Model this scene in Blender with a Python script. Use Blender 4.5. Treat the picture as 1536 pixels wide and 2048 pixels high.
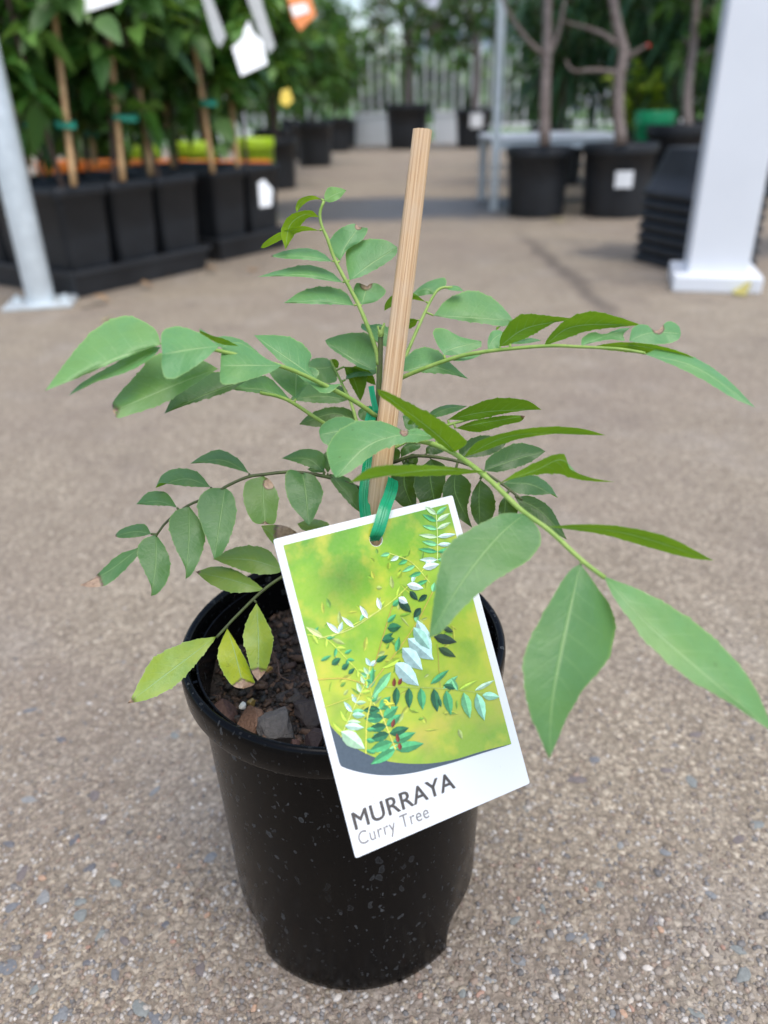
import bpy, bmesh, math, random
from mathutils import Vector, Matrix
R = math.radians
random.seed(7)
scene = bpy.context.scene
for o in list(bpy.data.objects): bpy.data.objects.remove(o)

# ------------------------------------------------------------------ camera
PITCH, ROLL, CAM = R(27.87), R(-1.56), Vector((.0205, -.2909, .389))
FPX, IW, IH = 1538., 1536., 2048.
fwd = Vector((0, math.cos(PITCH), -math.sin(PITCH)))
up0 = Vector((0, math.sin(PITCH), math.cos(PITCH))); rt0 = Vector((1, 0, 0))
rt = rt0*math.cos(ROLL) + up0*math.sin(ROLL)
up = -rt0*math.sin(ROLL) + up0*math.cos(ROLL)
cd = bpy.data.cameras.new('camera'); co = bpy.data.objects.new('camera', cd)
scene.collection.objects.link(co); scene.camera = co
cd.sensor_fit = 'VERTICAL'; cd.sensor_height = 24; cd.lens = 24*FPX/IH
cd.clip_start = .01; cd.clip_end = 2000
co.matrix_world = Matrix(((rt.x, up.x, -fwd.x, CAM.x), (rt.y, up.y, -fwd.y, CAM.y), (rt.z, up.z, -fwd.z, CAM.z), (0, 0, 0, 1)))
cd.dof.use_dof = True; cd.dof.focus_distance = .324; cd.dof.aperture_fstop = 18.02/4.2
def un(x, y, z):                       # photograph measurement (x, y) at z metres depth -> place in the world
    return CAM + (rt*((x-IW/2)/FPX) - up*((y-IH/2)/FPX) + fwd)*z
def gnd(x, y, h=0):
    d = rt*((x-IW/2)/FPX) - up*((y-IH/2)/FPX) + fwd
    return CAM + d*((h-CAM.z)/d.z)

# ------------------------------------------------------------------ sky, sun, exposure
SUN_EL, SUN_AZ = R(72), R(150)          # azimuth clockwise from +Y
w = bpy.data.worlds.new('World'); scene.world = w; w.use_nodes = True
nt = w.node_tree; nt.nodes.clear()
sky = nt.nodes.new('ShaderNodeTexSky'); sky.sky_type = 'NISHITA'; sky.sun_disc = False
sky.sun_elevation = SUN_EL; sky.sun_rotation = SUN_AZ; sky.air_density = 1.0; sky.dust_density = 2.0; sky.ozone_density = .6
bg = nt.nodes.new('ShaderNodeBackground'); bg.inputs[1].default_value = .15
ow = nt.nodes.new('ShaderNodeOutputWorld')
nt.links.new(sky.outputs[0], bg.inputs[0]); nt.links.new(bg.outputs[0], ow.inputs[0])
sd = bpy.data.lights.new('sun', 'SUN'); sd.energy = 1.5; sd.angle = R(50); sd.color = (1, .95, .88)
so = bpy.data.objects.new('sun', sd); scene.collection.objects.link(so)
sv = Vector((math.sin(SUN_AZ)*math.cos(SUN_EL), math.cos(SUN_AZ)*math.cos(SUN_EL), math.sin(SUN_EL)))
so.rotation_euler = sv.to_track_quat('Z', 'Y').to_euler(); so.location = sv*20
vs = scene.view_settings; vs.view_transform = 'Standard'; vs.look = 'None'; vs.gamma = 1; vs.use_curve_mapping = False
vs.exposure = .82

# ------------------------------------------------------------------ materials
def hexc(r, g, b):                     # display 0-255 -> linear
    f = lambda c: (c/255/12.92 if c/255 <= .04045 else ((c/255+.055)/1.055)**2.4)
    return (f(r), f(g), f(b), 1)
class NT:
    def __init__(s, name):
        s.m = bpy.data.materials.new(name); s.m.use_nodes = True
        s.t = s.m.node_tree; s.t.nodes.clear()
        s.out = s.t.nodes.new('ShaderNodeOutputMaterial'); s.coord = None
    def n(s, typ, **kw):
        nd = s.t.nodes.new('ShaderNode'+typ)
        for k, v in kw.items():
            if k.startswith('i_'): nd.inputs[int(k[2:]) if k[2:].isdigit() else k[2:].replace('_', ' ')].default_value = v
            else: setattr(nd, k, v)
        return nd
    def l(s, a, b): s.t.links.new(a, b)
    def obj(s):
        if not s.coord: s.coord = s.n('TexCoord')
        return s.coord.outputs['Object']
    def noise(s, scale, detail=4, rough=.6, vec=None, dist=0):
        nd = s.n('TexNoise'); nd.inputs['Scale'].default_value = scale; nd.inputs['Detail'].default_value = detail
        nd.inputs['Roughness'].default_value = rough; nd.inputs['Distortion'].default_value = dist
        s.l(vec or s.obj(), nd.inputs['Vector']); return nd
    def vor(s, scale, vec=None, feature='F1', rnd=1):
        nd = s.n('TexVoronoi'); nd.feature = feature; nd.inputs['Scale'].default_value = scale; nd.inputs['Randomness'].default_value = rnd
        s.l(vec or s.obj(), nd.inputs['Vector']); return nd
    def ramp(s, fac, stops, interp='LINEAR'):
        nd = s.n('ValToRGB'); cr = nd.color_ramp; cr.interpolation = interp
        while len(cr.elements) < len(stops): cr.elements.new(.5)
        for e, (p, c) in zip(cr.elements, stops):
            e.position = p; e.color = c if len(c) == 4 else (*c, 1)
        s.l(fac, nd.inputs[0]); return nd.outputs[0]
    def mix(s, fac, a, b, mode='MIX'):
        nd = s.n('MixRGB'); nd.blend_type = mode
        for i, v in ((0, fac), (1, a), (2, b)):
            if hasattr(v, 'links'): s.l(v, nd.inputs[i])
            else: nd.inputs[i].default_value = v if i == 0 else (v if len(v) == 4 else (*v, 1))
        return nd.outputs[0]
    def math(s, op, a, b=0., c=0.):
        nd = s.n('Math'); nd.operation = op
        for i, v in ((0, a), (1, b), (2, c)):
            if hasattr(v, 'links'): s.l(v, nd.inputs[i])
            else: nd.inputs[i].default_value = v
        return nd.outputs[0]
    def mapr(s, v, a, b, c=0., d=1.):
        nd = s.n('MapRange'); s.l(v, nd.inputs[0])
        for i, x in enumerate((a, b, c, d)): nd.inputs[i+1].default_value = x
        return nd.outputs[0]
    def attr(s, name, out='Fac'):
        nd = s.n('Attribute'); nd.attribute_name = name; return nd.outputs[out]
    def bump(s, h, strength, dist):
        nd = s.n('Bump'); nd.inputs['Strength'].default_value = strength; nd.inputs['Distance'].default_value = dist
        s.l(h, nd.inputs['Height']); return nd.outputs[0]
    def bsdf(s, col, rough=.5, spec=.5, metal=0., normal=None, out=True):
        b = s.n('BsdfPrincipled')
        for k, v in (('Base Color', col), ('Roughness', rough), ('Specular IOR Level', spec), ('Metallic', metal)):
            if hasattr(v, 'links'): s.l(v, b.inputs[k])
            else: b.inputs[k].default_value = (v if len(v) == 4 else (*v, 1)) if k == 'Base Color' else v
        if normal: s.l(normal, b.inputs['Normal'])
        if out: s.l(b.outputs[0], s.out.inputs[0])
        return b
def simple(name, col, rough=.5, spec=.5, metal=0., var=.15, scale=30, bump=0., bd=.001):
    s = NT(name); nz = s.noise(scale, 5)
    k = s.mapr(nz.outputs[0], .3, .7, 1-var, 1+var)
    c = s.mix(1., col, (1, 1, 1)); m = s.n('VectorMath', operation='SCALE'); m.inputs[0].default_value = col[:3]; s.l(k, m.inputs['Scale'])
    s.bsdf(m.outputs[0], rough, spec, metal, s.bump(nz.outputs[0], bump, bd) if bump else None); return s.m

def m_leaf():
    s = NT('curry_leaf')
    uv = s.n('UVMap').outputs[0]; sep = s.n('SeparateXYZ'); s.l(uv, sep.inputs[0]); S, T = sep.outputs[0], sep.outputs[1]
    at = s.math('ABSOLUTE', T)
    rnd = s.n('ObjectInfo').outputs['Random']; tone = s.attr('tone'); yel = s.attr('yel'); burn = s.attr('burn')
    n1 = s.noise(90, 4, .6); n2 = s.noise(700, 3, .6)
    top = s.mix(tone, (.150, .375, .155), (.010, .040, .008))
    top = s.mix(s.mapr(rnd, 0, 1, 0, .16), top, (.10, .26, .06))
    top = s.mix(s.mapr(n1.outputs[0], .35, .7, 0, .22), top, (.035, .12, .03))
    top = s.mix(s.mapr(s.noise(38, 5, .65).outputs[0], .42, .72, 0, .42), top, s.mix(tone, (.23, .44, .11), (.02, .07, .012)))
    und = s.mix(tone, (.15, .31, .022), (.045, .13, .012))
    geo = s.n('NewGeometry')
    col = s.mix(geo.outputs['Backfacing'], top, und)
    # yellowing
    ym = s.math('MULTIPLY', yel, s.mapr(n1.outputs[0], .25, .6, .65, 1.1))
    col = s.mix(ym, col, (.42, .50, .012))
    # veins
    wv = s.math('SINE', s.math('MULTIPLY', s.math('SUBTRACT', S, s.math('MULTIPLY', at, .16)), 58))
    vein = s.math('MULTIPLY', s.mapr(wv, .86, 1., 0, .22), s.mapr(at, .05, .9, 1, 0))
    mid = s.mapr(at, .018, .055, .75, 0)
    vv = s.math('MAXIMUM', vein, mid)
    col = s.mix(vv, col, s.mix(tone, (.36, .56, .24), (.13, .24, .07)))
    edge = s.mapr(at, .94, 1., 0, .6); col = s.mix(edge, col, s.mix(tone, (.36, .55, .18), (.12, .20, .05)))
    # specks and burnt tissue
    sp = s.mapr(s.noise(520, 3, .6).outputs[0], .62, .70, 0, .75); spz = s.math('MULTIPLY', s.mapr(s.noise(120, 2).outputs[0], .5, .62), s.math('ADD', s.mapr(rnd, .4, 1, 0, .5), yel)); col = s.mix(s.math('MULTIPLY', sp, spz), col, (.045, .045, .015))
    bm = s.mapr(s.math('ADD', burn, s.math('MULTIPLY', s.math('SUBTRACT', s.noise(800, 4, .65).outputs[0], .5), 1.3)), .45, .55, 0, 1)
    rim = s.mapr(s.math('ABSOLUTE', s.math('SUBTRACT', burn, .5)), .0, .16, 1, 0)
    bcol = s.mix(n2.outputs[0], (.10, .05, .03), (.48, .33, .21))
    col = s.mix(bm, col, bcol); col = s.mix(s.math('MULTIPLY', rim, .8), col, (.055, .028, .012))
    h = s.math('ADD', s.math('MULTIPLY', vv, -1.), s.math('MULTIPLY', n2.outputs[0], .5))
    nrm = s.bump(s.math('ADD', h, s.math('MULTIPLY', s.noise(240, 3).outputs[0], 1.2)), .38, .0007)
    b = s.bsdf(col, s.math('ADD', s.mapr(geo.outputs['Backfacing'], 0, 1, .26, .45), s.math('MULTIPLY', n1.outputs[0], .3)), s.mapr(geo.outputs['Backfacing'], 0, 1, .52, .2), 0., nrm, False)
    tr = s.n('BsdfTranslucent'); s.l(s.mix(.6, col, (.34, .55, .004)), tr.inputs[0]); s.l(nrm, tr.inputs['Normal'])
    mx = s.n('MixShader'); s.l(s.math('MULTIPLY', .36, s.math('SUBTRACT', 1, bm)), mx.inputs[0]); s.l(b.outputs[0], mx.inputs[1]); s.l(tr.outputs[0], mx.inputs[2])
    s.l(mx.outputs[0], s.out.inputs[0]); return s.m
def m_foliage(name, c1, c2, c3, trans=.35):
    s = NT(name); v = s.attr('var'); col = s.ramp(v, [(0, c1), (.55, c2), (1, c3)])
    n = s.noise(25, 3); col = s.mix(s.mapr(n.outputs[0], .3, .7, 0, .35), col, c1)
    b = s.bsdf(col, .42, .5, out=False)
    tr = s.n('BsdfTranslucent'); s.l(s.mix(.4, col, (.3, .45, .03)), tr.inputs[0])
    mx = s.n('MixShader', i_0=trans); s.l(b.outputs[0], mx.inputs[1]); s.l(tr.outputs[0], mx.inputs[2]); s.l(mx.outputs[0], s.out.inputs[0]); return s.m
def m_stem(name, c1, c2, sc=160):
    s = NT(name); n = s.noise(sc, 4); col = s.mix(s.mapr(n.outputs[0], .35, .65), c1, c2)
    s.bsdf(col, .5, .4, normal=s.bump(n.outputs[0], .3, .0006)); return s.m
def m_pot():
    s = NT('black_glossy_plastic'); o = s.obj()
    mp = s.n('Mapping'); s.l(o, mp.inputs[0]); mp.inputs['Scale'].default_value = (1, 1, .12)
    st = s.noise(420, 4, .6, mp.outputs[0])
    mp2 = s.n('Mapping'); s.l(o, mp2.inputs[0]); mp2.inputs['Scale'].default_value = (1, 1, .62)
    nd = s.noise(170, 2, .5)
    dv = s.n('VectorMath', operation='SCALE'); s.l(nd.outputs[1], dv.inputs[0]); dv.inputs['Scale'].default_value = .006
    av = s.n('VectorMath', operation='ADD'); s.l(mp2.outputs[0], av.inputs[0]); s.l(dv.outputs[0], av.inputs[1])
    zone = s.mapr(s.noise(16, 2).outputs[0], .36, .56, .15, 1)
    def drops(scale, r, keep):
        v = s.vor(scale, av.outputs[0])
        sep = s.n('SeparateColor'); s.l(v.outputs['Color'], sep.inputs[0])
        k = s.mapr(sep.outputs[0], keep, keep+.04)
        rad = s.math('MULTIPLY', sep.outputs[1], r)
        d = s.math('SUBTRACT', v.outputs['Distance'], rad)
        ring = s.mapr(s.math('ABSOLUTE', d), .0, .10, 1, .0)
        fill = s.mapr(d, -.05, .02, .45, 0)
        return s.math('MULTIPLY', s.math('MULTIPLY', s.math('MAXIMUM', ring, fill), k), s.mapr(sep.outputs[2], 0, 1, .25, 1))
    dr = s.math('MAXIMUM', drops(210, .28, .55), drops(420, .26, .5))
    dr = s.math('MULTIPLY', dr, zone)
    dust = s.mapr(st.outputs[0], .55, .9, 0, .20)
    lg = s.noise(22, 4); dust = s.math('MULTIPLY', dust, s.mapr(lg.outputs[0], .35, .7, .2, 1))
    col = s.mix(dust, (.0022, .0022, .0024), (.035, .030, .025))
    col = s.mix(s.math('MULTIPLY', dr, .55), col, (.15, .16, .165))
    rough = s.math('ADD', .22, s.math('ADD', s.math('MULTIPLY', dust, 1.1), s.math('MULTIPLY', dr, .3)))
    s.bsdf(col, rough, .13, normal=s.bump(s.math('ADD', s.math('MULTIPLY', st.outputs[0], .4), dr), .12, .0005)); return s.m
def m_ground():
    s = NT('exposed_aggregate_concrete'); o = s.obj()
    big = s.noise(1.3, 5, .6); med = s.noise(14, 5, .6); fine = s.noise(900, 3, .6)
    wob = s.noise(140, 2, .5); dv = s.n('VectorMath', operation='SCALE'); s.l(wob.outputs[1], dv.inputs[0]); dv.inputs['Scale'].default_value = .006
    av = s.n('VectorMath', operation='ADD'); s.l(o, av.inputs[0]); s.l(dv.outputs[0], av.inputs[1])
    v1 = s.vor(300, av.outputs[0]); v2 = s.vor(125, av.outputs[0]); v3 = s.vor(620, av.outputs[0])
    def cell(v):
        sep = s.n('SeparateColor'); s.l(v.outputs['Color'], sep.inputs[0]); return sep.outputs
    c1, c2, c3 = cell(v1), cell(v2), cell(v3)
    pal = [(0, (0.157, 0.127, 0.093)), (.25, (0.234, 0.188, 0.137)), (.5, (0.321, 0.264, 0.194)), (.72, (0.420, 0.351, 0.259)), (.9, (0.549, 0.471, 0.356)), (1, (0.701, 0.613, 0.475))]
    a = s.ramp(c1[0], pal); b = s.ramp(c3[0], pal); c = s.ramp(c2[0], [(0, (0.211, 0.170, 0.124)), (.45, (0.316, 0.255, 0.188)), (.8, (0.420, 0.351, 0.257)), (.9, (0.257, 0.266, 0.248)), (1, (0.490, 0.307, 0.188))])
    col = s.mix(s.mapr(c2[1], .3, .8, .25, .6), a, b)
    stone = s.math('MULTIPLY', s.mapr(v2.outputs['Distance'], .30, .38, 1, 0), s.mapr(c2[2], .72, .76))
    col = s.mix(stone, col, c)
    cement = s.mapr(s.noise(42, 5, .62).outputs[0], .44, .66, 0, .62)
    col = s.mix(cement, col, (0.351, 0.297, 0.220))
    col = s.mix(s.mapr(med.outputs[0], .40, .72, 0, .32), col, (0.176, 0.142, 0.104))
    col = s.mix(s.mapr(big.outputs[0], .42, .66, 0, .55), col, (.255, .200, .168)); col = s.mix(s.mapr(s.noise(4.5, 5, .65).outputs[0], .50, .70, 0, .5), col, (.21, .17, .142)); col = s.mix(s.mapr(s.noise(7.5, 4, .6).outputs[0], .54, .70, 0, .4), col, (.40, .355, .30))
    dark = s.mapr(v1.outputs['Distance'], .42, .62, 0, .45); col = s.mix(dark, col, (0.122, 0.098, 0.071))
    # dark slate grey, smoother band across the path, and a mark running through it (kept in world coordinates)
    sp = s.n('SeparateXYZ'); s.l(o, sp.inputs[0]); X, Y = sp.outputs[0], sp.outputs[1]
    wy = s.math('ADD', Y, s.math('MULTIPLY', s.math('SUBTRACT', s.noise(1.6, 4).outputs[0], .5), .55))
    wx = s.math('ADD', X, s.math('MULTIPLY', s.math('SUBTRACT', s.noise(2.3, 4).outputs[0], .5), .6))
    slaty = s.math('MULTIPLY', s.mapr(s.math('ABSOLUTE', s.math('SUBTRACT', wy, 3.22)), .28, .50, 1, 0), s.mapr(wx, .55, .8, 1, 0))
    slaty2 = s.math('MULTIPLY', s.mapr(s.math('ABSOLUTE', s.math('SUBTRACT', wy, 2.05)), .06, .22, .8, 0), s.mapr(wx, .55, .66, 0, 1))
    lx = s.math('ADD', s.math('SUBTRACT', X, .50), s.math('MULTIPLY', s.math('SUBTRACT', s.noise(5, 4).outputs[0], .5), .10))
    line = s.math('MULTIPLY', s.mapr(s.math('ABSOLUTE', lx), .008, .035, .62, 0), s.math('MULTIPLY', s.mapr(Y, 1.15, 1.35), s.mapr(Y, 2.1, 2.5, 1, 0)))
    spot = s.mapr(s.noise(9, 3, .5).outputs[0], .68, .76, 0, .5)
    slaty_all = s.math('MAXIMUM', slaty, slaty2)
    col = s.mix(s.math('MAXIMUM', line, spot), col, (.085, .068, .058))
    col = s.mix(s.math('MULTIPLY', slaty_all, .85), col, (.062, .064, .070))
    h = s.math('ADD', s.math('MULTIPLY', v1.outputs['Distance'], -1), s.math('ADD', s.math('MULTIPLY', fine.outputs[0], .35), s.math('MULTIPLY', v3.outputs['Distance'], -.5)))
    rough = s.mapr(slaty_all, 0, 1, .82, .42)
    s.bsdf(col, rough, .3, normal=s.bump(h, .75, .0016)); return s.m
def m_vcol(name, rough=.6, spec=.3, bump=0., sc=300, bd=.001):
    s = NT(name); c = s.n('Attribute'); c.attribute_name = 'col'
    n = s.noise(sc, 4); k = s.mix(.35, c.outputs['Color'], s.mix(1, c.outputs['Color'], s.ramp(n.outputs[0], [(.3, (.35, .35, .35)), (.7, (1.5, 1.5, 1.5))]), 'MULTIPLY'))
    s.bsdf(k, rough, spec, normal=s.bump(n.outputs[0], bump, bd) if bump else None); return s.m
def m_bamboo(name='split_bamboo', sc=1.):
    s = NT(name); uv = s.n('UVMap').outputs[0]
    mp = s.n('Mapping'); s.l(uv, mp.inputs[0]); mp.inputs['Scale'].default_value = (26, .9, 1)
    n = s.noise(1, 5, .7, mp.outputs[0]); mp2 = s.n('Mapping'); s.l(uv, mp2.inputs[0]); mp2.inputs['Scale'].default_value = (64, 1.6, 1)
    n2 = s.noise(1, 3, .7, mp2.outputs[0]); n3 = s.noise(60, 4)
    col = s.ramp(n.outputs[0], [(.30, (.30, .155, .062)), (.42, (.47, .30, .155)), (.55, (.60, .42, .245)), (.75, (.68, .52, .34))])
    col = s.mix(s.mapr(n2.outputs[0], .54, .66, 0, .75), col, (.27, .125, .045))
    col = s.mix(s.mapr(n3.outputs[0], .45, .7, 0, .4), col, (.50, .40, .29))
    s.bsdf(col, .55, .35, normal=s.bump(n2.outputs[0], .4, .0004)); return s.m
def m_soil():
    s = NT('potting_mix_dark'); n = s.noise(260, 6, .7); n2 = s.noise(60, 3)
    col = s.ramp(n.outputs[0], [(.3, (.008, .006, .005)), (.55, (.024, .016, .012)), (.75, (.055, .036, .026))])
    s.bsdf(col, s.mapr(n2.outputs[0], .4, .6, .5, .85), .4, normal=s.bump(n.outputs[0], 1, .004)); return s.m
def m_print():
    s = NT('printed_photo_background'); o = s.obj()
    n1 = s.noise(40, 4, .55, dist=.8); n2 = s.noise(75, 4, .55); n3 = s.noise(800, 2)
    sp = s.n('SeparateXYZ'); s.l(o, sp.inputs[0]); U, V = sp.outputs[0], sp.outputs[1]
    g = s.mapr(s.math('ADD', s.math('MULTIPLY', V, -9.), s.math('MULTIPLY', n1.outputs[0], .9)), .3, 1.35)
    col = s.ramp(g, [(0, (.10, .30, .025)), (.25, (.17, .40, .03)), (.5, (.31, .50, .035)), (.75, (.42, .53, .04)), (1, (.27, .43, .04))])
    col = s.mix(s.mapr(n2.outputs[0], .50, .68, 0, .7), col, (.60, .55, .06)); col = s.mix(s.mapr(s.noise(58, 3, .5).outputs[0], .54, .7, 0, .55), col, (.12, .33, .03))
    dx = s.math('SUBTRACT', U, .022); dy = s.math('ADD', V, .022)
    d = s.math('SQRT', s.math('ADD', s.math('MULTIPLY', dx, dx), s.math('MULTIPLY', s.math('MULTIPLY', dy, dy), 1.6)))
    dk = s.math('MULTIPLY', s.mapr(d, .002, .016, 1, 0), s.mapr(n2.outputs[0], .3, .6, .5, 1)); col = s.mix(s.math('MULTIPLY', dk, .8), col, (.08, .19, .02))
    pink = s.math('MULTIPLY', s.mapr(s.noise(30, 3).outputs[0], .56, .72, 0, .5), s.mapr(V, -.05, -.075, 0, 1)); col = s.mix(pink, col, (.55, .40, .10))
    col = s.mix(s.mapr(n3.outputs[0], .3, .7, 0, .1), col, (.5, .5, .2))
    s.bsdf(col, .30, .5); return s.m
def m_white():
    s = NT('white_card'); n = s.noise(120, 3); v = s.vor(900); sep = s.n('SeparateColor'); s.l(v.outputs['Color'], sep.inputs[0])
    zone = s.mapr(s.noise(38, 3).outputs[0], .56, .68)
    k = s.math('MULTIPLY', s.math('MULTIPLY', s.mapr(sep.outputs[0], .90, .93), zone), s.mapr(v.outputs['Distance'], .2, .32, 1, 0))
    s.bsdf(s.mix(s.math('MULTIPLY', k, .7), (.78, .80, .81), (.16, .14, .12)), .34, .5); return s.m
def m_ribbon():
    s = NT('green_plastic_ribbon'); uv = s.n('UVMap').outputs[0]; sp = s.n('SeparateXYZ'); s.l(uv, sp.inputs[0])
    a = s.math('ABSOLUTE', s.math('SUBTRACT', sp.outputs[0], .5)); ln = s.mapr(s.math('ABSOLUTE', s.math('SUBTRACT', a, .10)), .0, .05, 1, 0)
    n = s.noise(300, 3)
    col = s.mix(s.math('MULTIPLY', ln, .6), s.mix(s.mapr(n.outputs[0], .3, .7, 0, .4), (.012, .36, .16), (.02, .46, .23)), (.004, .20, .08))
    b = s.bsdf(col, .22, .6, normal=s.bump(ln, .3, .0004), out=False)
    tr = s.n('BsdfTranslucent'); s.l(col, tr.inputs[0]); mx = s.n('MixShader', i_0=.3); s.l(b.outputs[0], mx.inputs[1]); s.l(tr.outputs[0], mx.inputs[2]); s.l(mx.outputs[0], s.out.inputs[0]); return s.m
M = dict(
 leaf=m_leaf(), rachis=m_stem('green_leaf_stalk', (.30, .42, .10), (.20, .33, .06)), rachis_dark=m_stem('dark_leaf_stalk', (.085, .12, .03), (.055, .06, .025)),
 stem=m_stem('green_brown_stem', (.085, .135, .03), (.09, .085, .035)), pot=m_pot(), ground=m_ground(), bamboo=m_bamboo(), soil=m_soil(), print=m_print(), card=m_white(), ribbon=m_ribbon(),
 swoosh=simple('slate_blue_print', (.075, .10, .125), .35, .5, var=.12, scale=900), ink=simple('dark_grey_ink', (.085, .075, .068), .4, .4, var=.25, scale=400),
 ink2=simple('light_grey_ink', (.25, .235, .225), .4, .4, var=.25, scale=400), vprint=m_vcol('printed_leaves', .30, .5, sc=500), chips=m_vcol('bark_and_stone', .62, .4, .8, 500, .0015),
 pebble=m_vcol('aggregate_stones', .6, .35, .4, 700, .0006),
 black=simple('matt_black_plastic', (.017, .019, .022), .5, .4, var=.35, scale=9), tray=simple('charcoal_plastic', (.026, .028, .031), .52, .4, var=.3, scale=9),
 galv=simple('galvanised_steel', (.62, .67, .68), .42, .5, .35, .12, 30), white=simple('white_powder_coat', (.80, .82, .84), .4, .5, var=.03, scale=6),
 tag=simple('white_tag_plastic', (.82, .83, .82), .4, .5, var=.03), orange=simple('orange_plastic', (.75, .20, .02), .45, var=.1), lime=simple('lime_plastic', (.42, .62, .02), .45, var=.1),
 greytag=simple('grey_tag_plastic', (.33, .35, .35), .3, var=.1), gold=simple('yellow_tag', (.75, .55, .04), .4, var=.1),
 greenp=simple('green_plastic', (.01, .38, .14), .4, var=.1), greentie=simple('green_tie', (.01, .23, .15), .4, var=.1),
 bark=m_stem('brown_bark', (.14, .085, .06), (.075, .045, .032), 60), greybark=m_stem('grey_bark', (.26, .21, .18), (.15, .11, .09), 45),
 cane=m_stem('bamboo_cane', (.56, .36, .17), (.40, .23, .10), 40), dry=m_stem('dry_leaf', (.42, .27, .14), (.24, .13, .06), 60), yleaf=m_stem('yellow_fallen_leaf', (.55, .50, .16), (.42, .36, .10), 60),
 fol_dark=m_foliage('dark_foliage', (0.0225, 0.0688, 0.0175), (0.0438, 0.125, 0.0275), (0.125, 0.25, 0.0625)), fol_mid=m_foliage('mid_foliage', (0.0319, 0.1087, 0.0174), (0.0725, 0.203, 0.0319), (0.203, 0.3915, 0.087)),
 fol_palm=m_foliage('blue_green_foliage', (0.0156, 0.065, 0.0325), (0.039, 0.1235, 0.0585), (0.091, 0.221, 0.104)), fol_lime=m_foliage('lime_foliage', (.16, .28, .02), (.32, .46, .03), (.5, .6, .08)),
 fol_pale=m_foliage('pale_green_leaves', (.07, .16, .045), (.13, .25, .08), (.2, .33, .12)),
 lawn=simple('lawn_grass', (.085, .17, .035), .8, .2, var=.35, scale=2), wall=simple('pale_blue_cladding', (.27, .32, .42), .6, var=.08, scale=.6), roof=simple('grey_roof', (.30, .31, .34), .6, var=.1, scale=1.),
 bead=simple('amber_bead', (.36, .24, .07), .3, .5, var=.1), perlite=simple('white_perlite', (.72, .71, .66), .8, .3, var=.1, bump=.5), red=simple('red_petals', (.55, .03, .02), .5, var=.1))

# ------------------------------------------------------------------ object helpers
COL = scene.collection
def link(name, me, mat, parent=None):
    o = bpy.data.objects.new(name, me); COL.objects.link(o)
    if mat is not None and not me.materials: me.materials.append(mat)
    if parent: o.parent = parent
    return o
def tag(o, label, cat, group=None, kind=None):
    o['label'] = label; o['category'] = cat
    if group: o['group'] = group
    if kind: o['kind'] = kind
    return o
def empty(name, loc, label=None, cat=None, group=None, rz=0):
    o = bpy.data.objects.new(name, None); COL.objects.link(o); o.location = loc; o.rotation_euler.z = rz; o.empty_display_size = .02
    if label: tag(o, label, cat, group)
    return o
class MB:
    def __init__(s): s.v = []; s.f = []; s.c = []; s.uv = []; s.sm = True
    def add(s, vs, fs, col=None, uv=None):
        b = len(s.v); s.v += [tuple(p) for p in vs]; s.f += [tuple(i+b for i in f) for f in fs]
        s.c += [col or (1, 1, 1)]*len(vs); s.uv += uv or [(0, 0)]*len(vs); return s
    def build(s, name, mat, parent=None, off=Vector((0, 0, 0)), smooth=True, col=False, uv=False, flt=None):
        me = bpy.data.meshes.new(name); me.from_pydata([(p[0]-off[0], p[1]-off[1], p[2]-off[2]) for p in s.v], [], s.f); me.update()
        if smooth: me.polygons.foreach_set('use_smooth', [True]*len(me.polygons))
        if col:
            a = me.attributes.new('col', 'FLOAT_COLOR', 'POINT'); a.data.foreach_set('color', [x for c in s.c for x in (c[0], c[1], c[2], 1)])
        if uv:
            l = me.uv_layers.new(name='UVMap'); idx = [0]*len(me.loops); me.loops.foreach_get('vertex_index', idx)
            l.data.foreach_set('uv', [x for i in idx for x in s.uv[i]])
        for k, arr in (flt or {}).items():
            a = me.attributes.new(k, 'FLOAT', 'POINT'); a.data.foreach_set('value', arr)
        return link(name, me, mat, parent)
def catmull(pts, n):
    P = [Vector(p) for p in pts]
    if len(P) == 2: return [P[0].lerp(P[1], i/n) for i in range(n+1)]
    seg = [(P[i+1]-P[i]).length for i in range(len(P)-1)]; tot = sum(seg) or 1; cum = [0]
    for d in seg: cum.append(cum[-1]+d)
    out = []; k = 0
    for i in range(n+1):
        d = tot*i/n
        while k < len(seg)-1 and d > cum[k+1]: k += 1
        t = (d-cum[k])/(seg[k] or 1); p1, p2 = P[k], P[k+1]; p0 = P[k-1] if k else p1*2-p2; p3 = P[k+2] if k+2 < len(P) else p2*2-p1
        out.append(.5*((2*p1)+(p2-p0)*t+(2*p0-5*p1+4*p2-p3)*t*t+(3*p1-p0-3*p2+p3)*t**3))
    return out
def tube(mb, pts, r0, r1, seg=8, n=None, col=None, jit=0, cap=True):
    P = catmull(pts, n) if n else [Vector(p) for p in pts]; N = len(P)-1; vs = []; uv = []; up_ = None
    for i, p in enumerate(P):
        d = (P[min(i+1, N)]-P[max(i-1, 0)]).normalized()
        if up_ is None: up_ = d.orthogonal().normalized()
        up_ = (up_-d*up_.dot(d)).normalized(); sd_ = d.cross(up_); r = r0+(r1-r0)*i/N
        for k in range(seg):
            a = 2*math.pi*k/seg; rr = r*(1+random.uniform(-jit, jit))
            vs.append(p+(up_*math.cos(a)+sd_*math.sin(a))*rr); uv.append((k/seg, i/N))
    fs = [(i*seg+k, i*seg+(k+1) % seg, (i+1)*seg+(k+1) % seg, (i+1)*seg+k) for i in range(N) for k in range(seg)]
    if cap: fs += [tuple(range(seg-1, -1, -1)), tuple(N*seg+k for k in range(seg))]
    mb.add(vs, fs, col, uv); return mb
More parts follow.
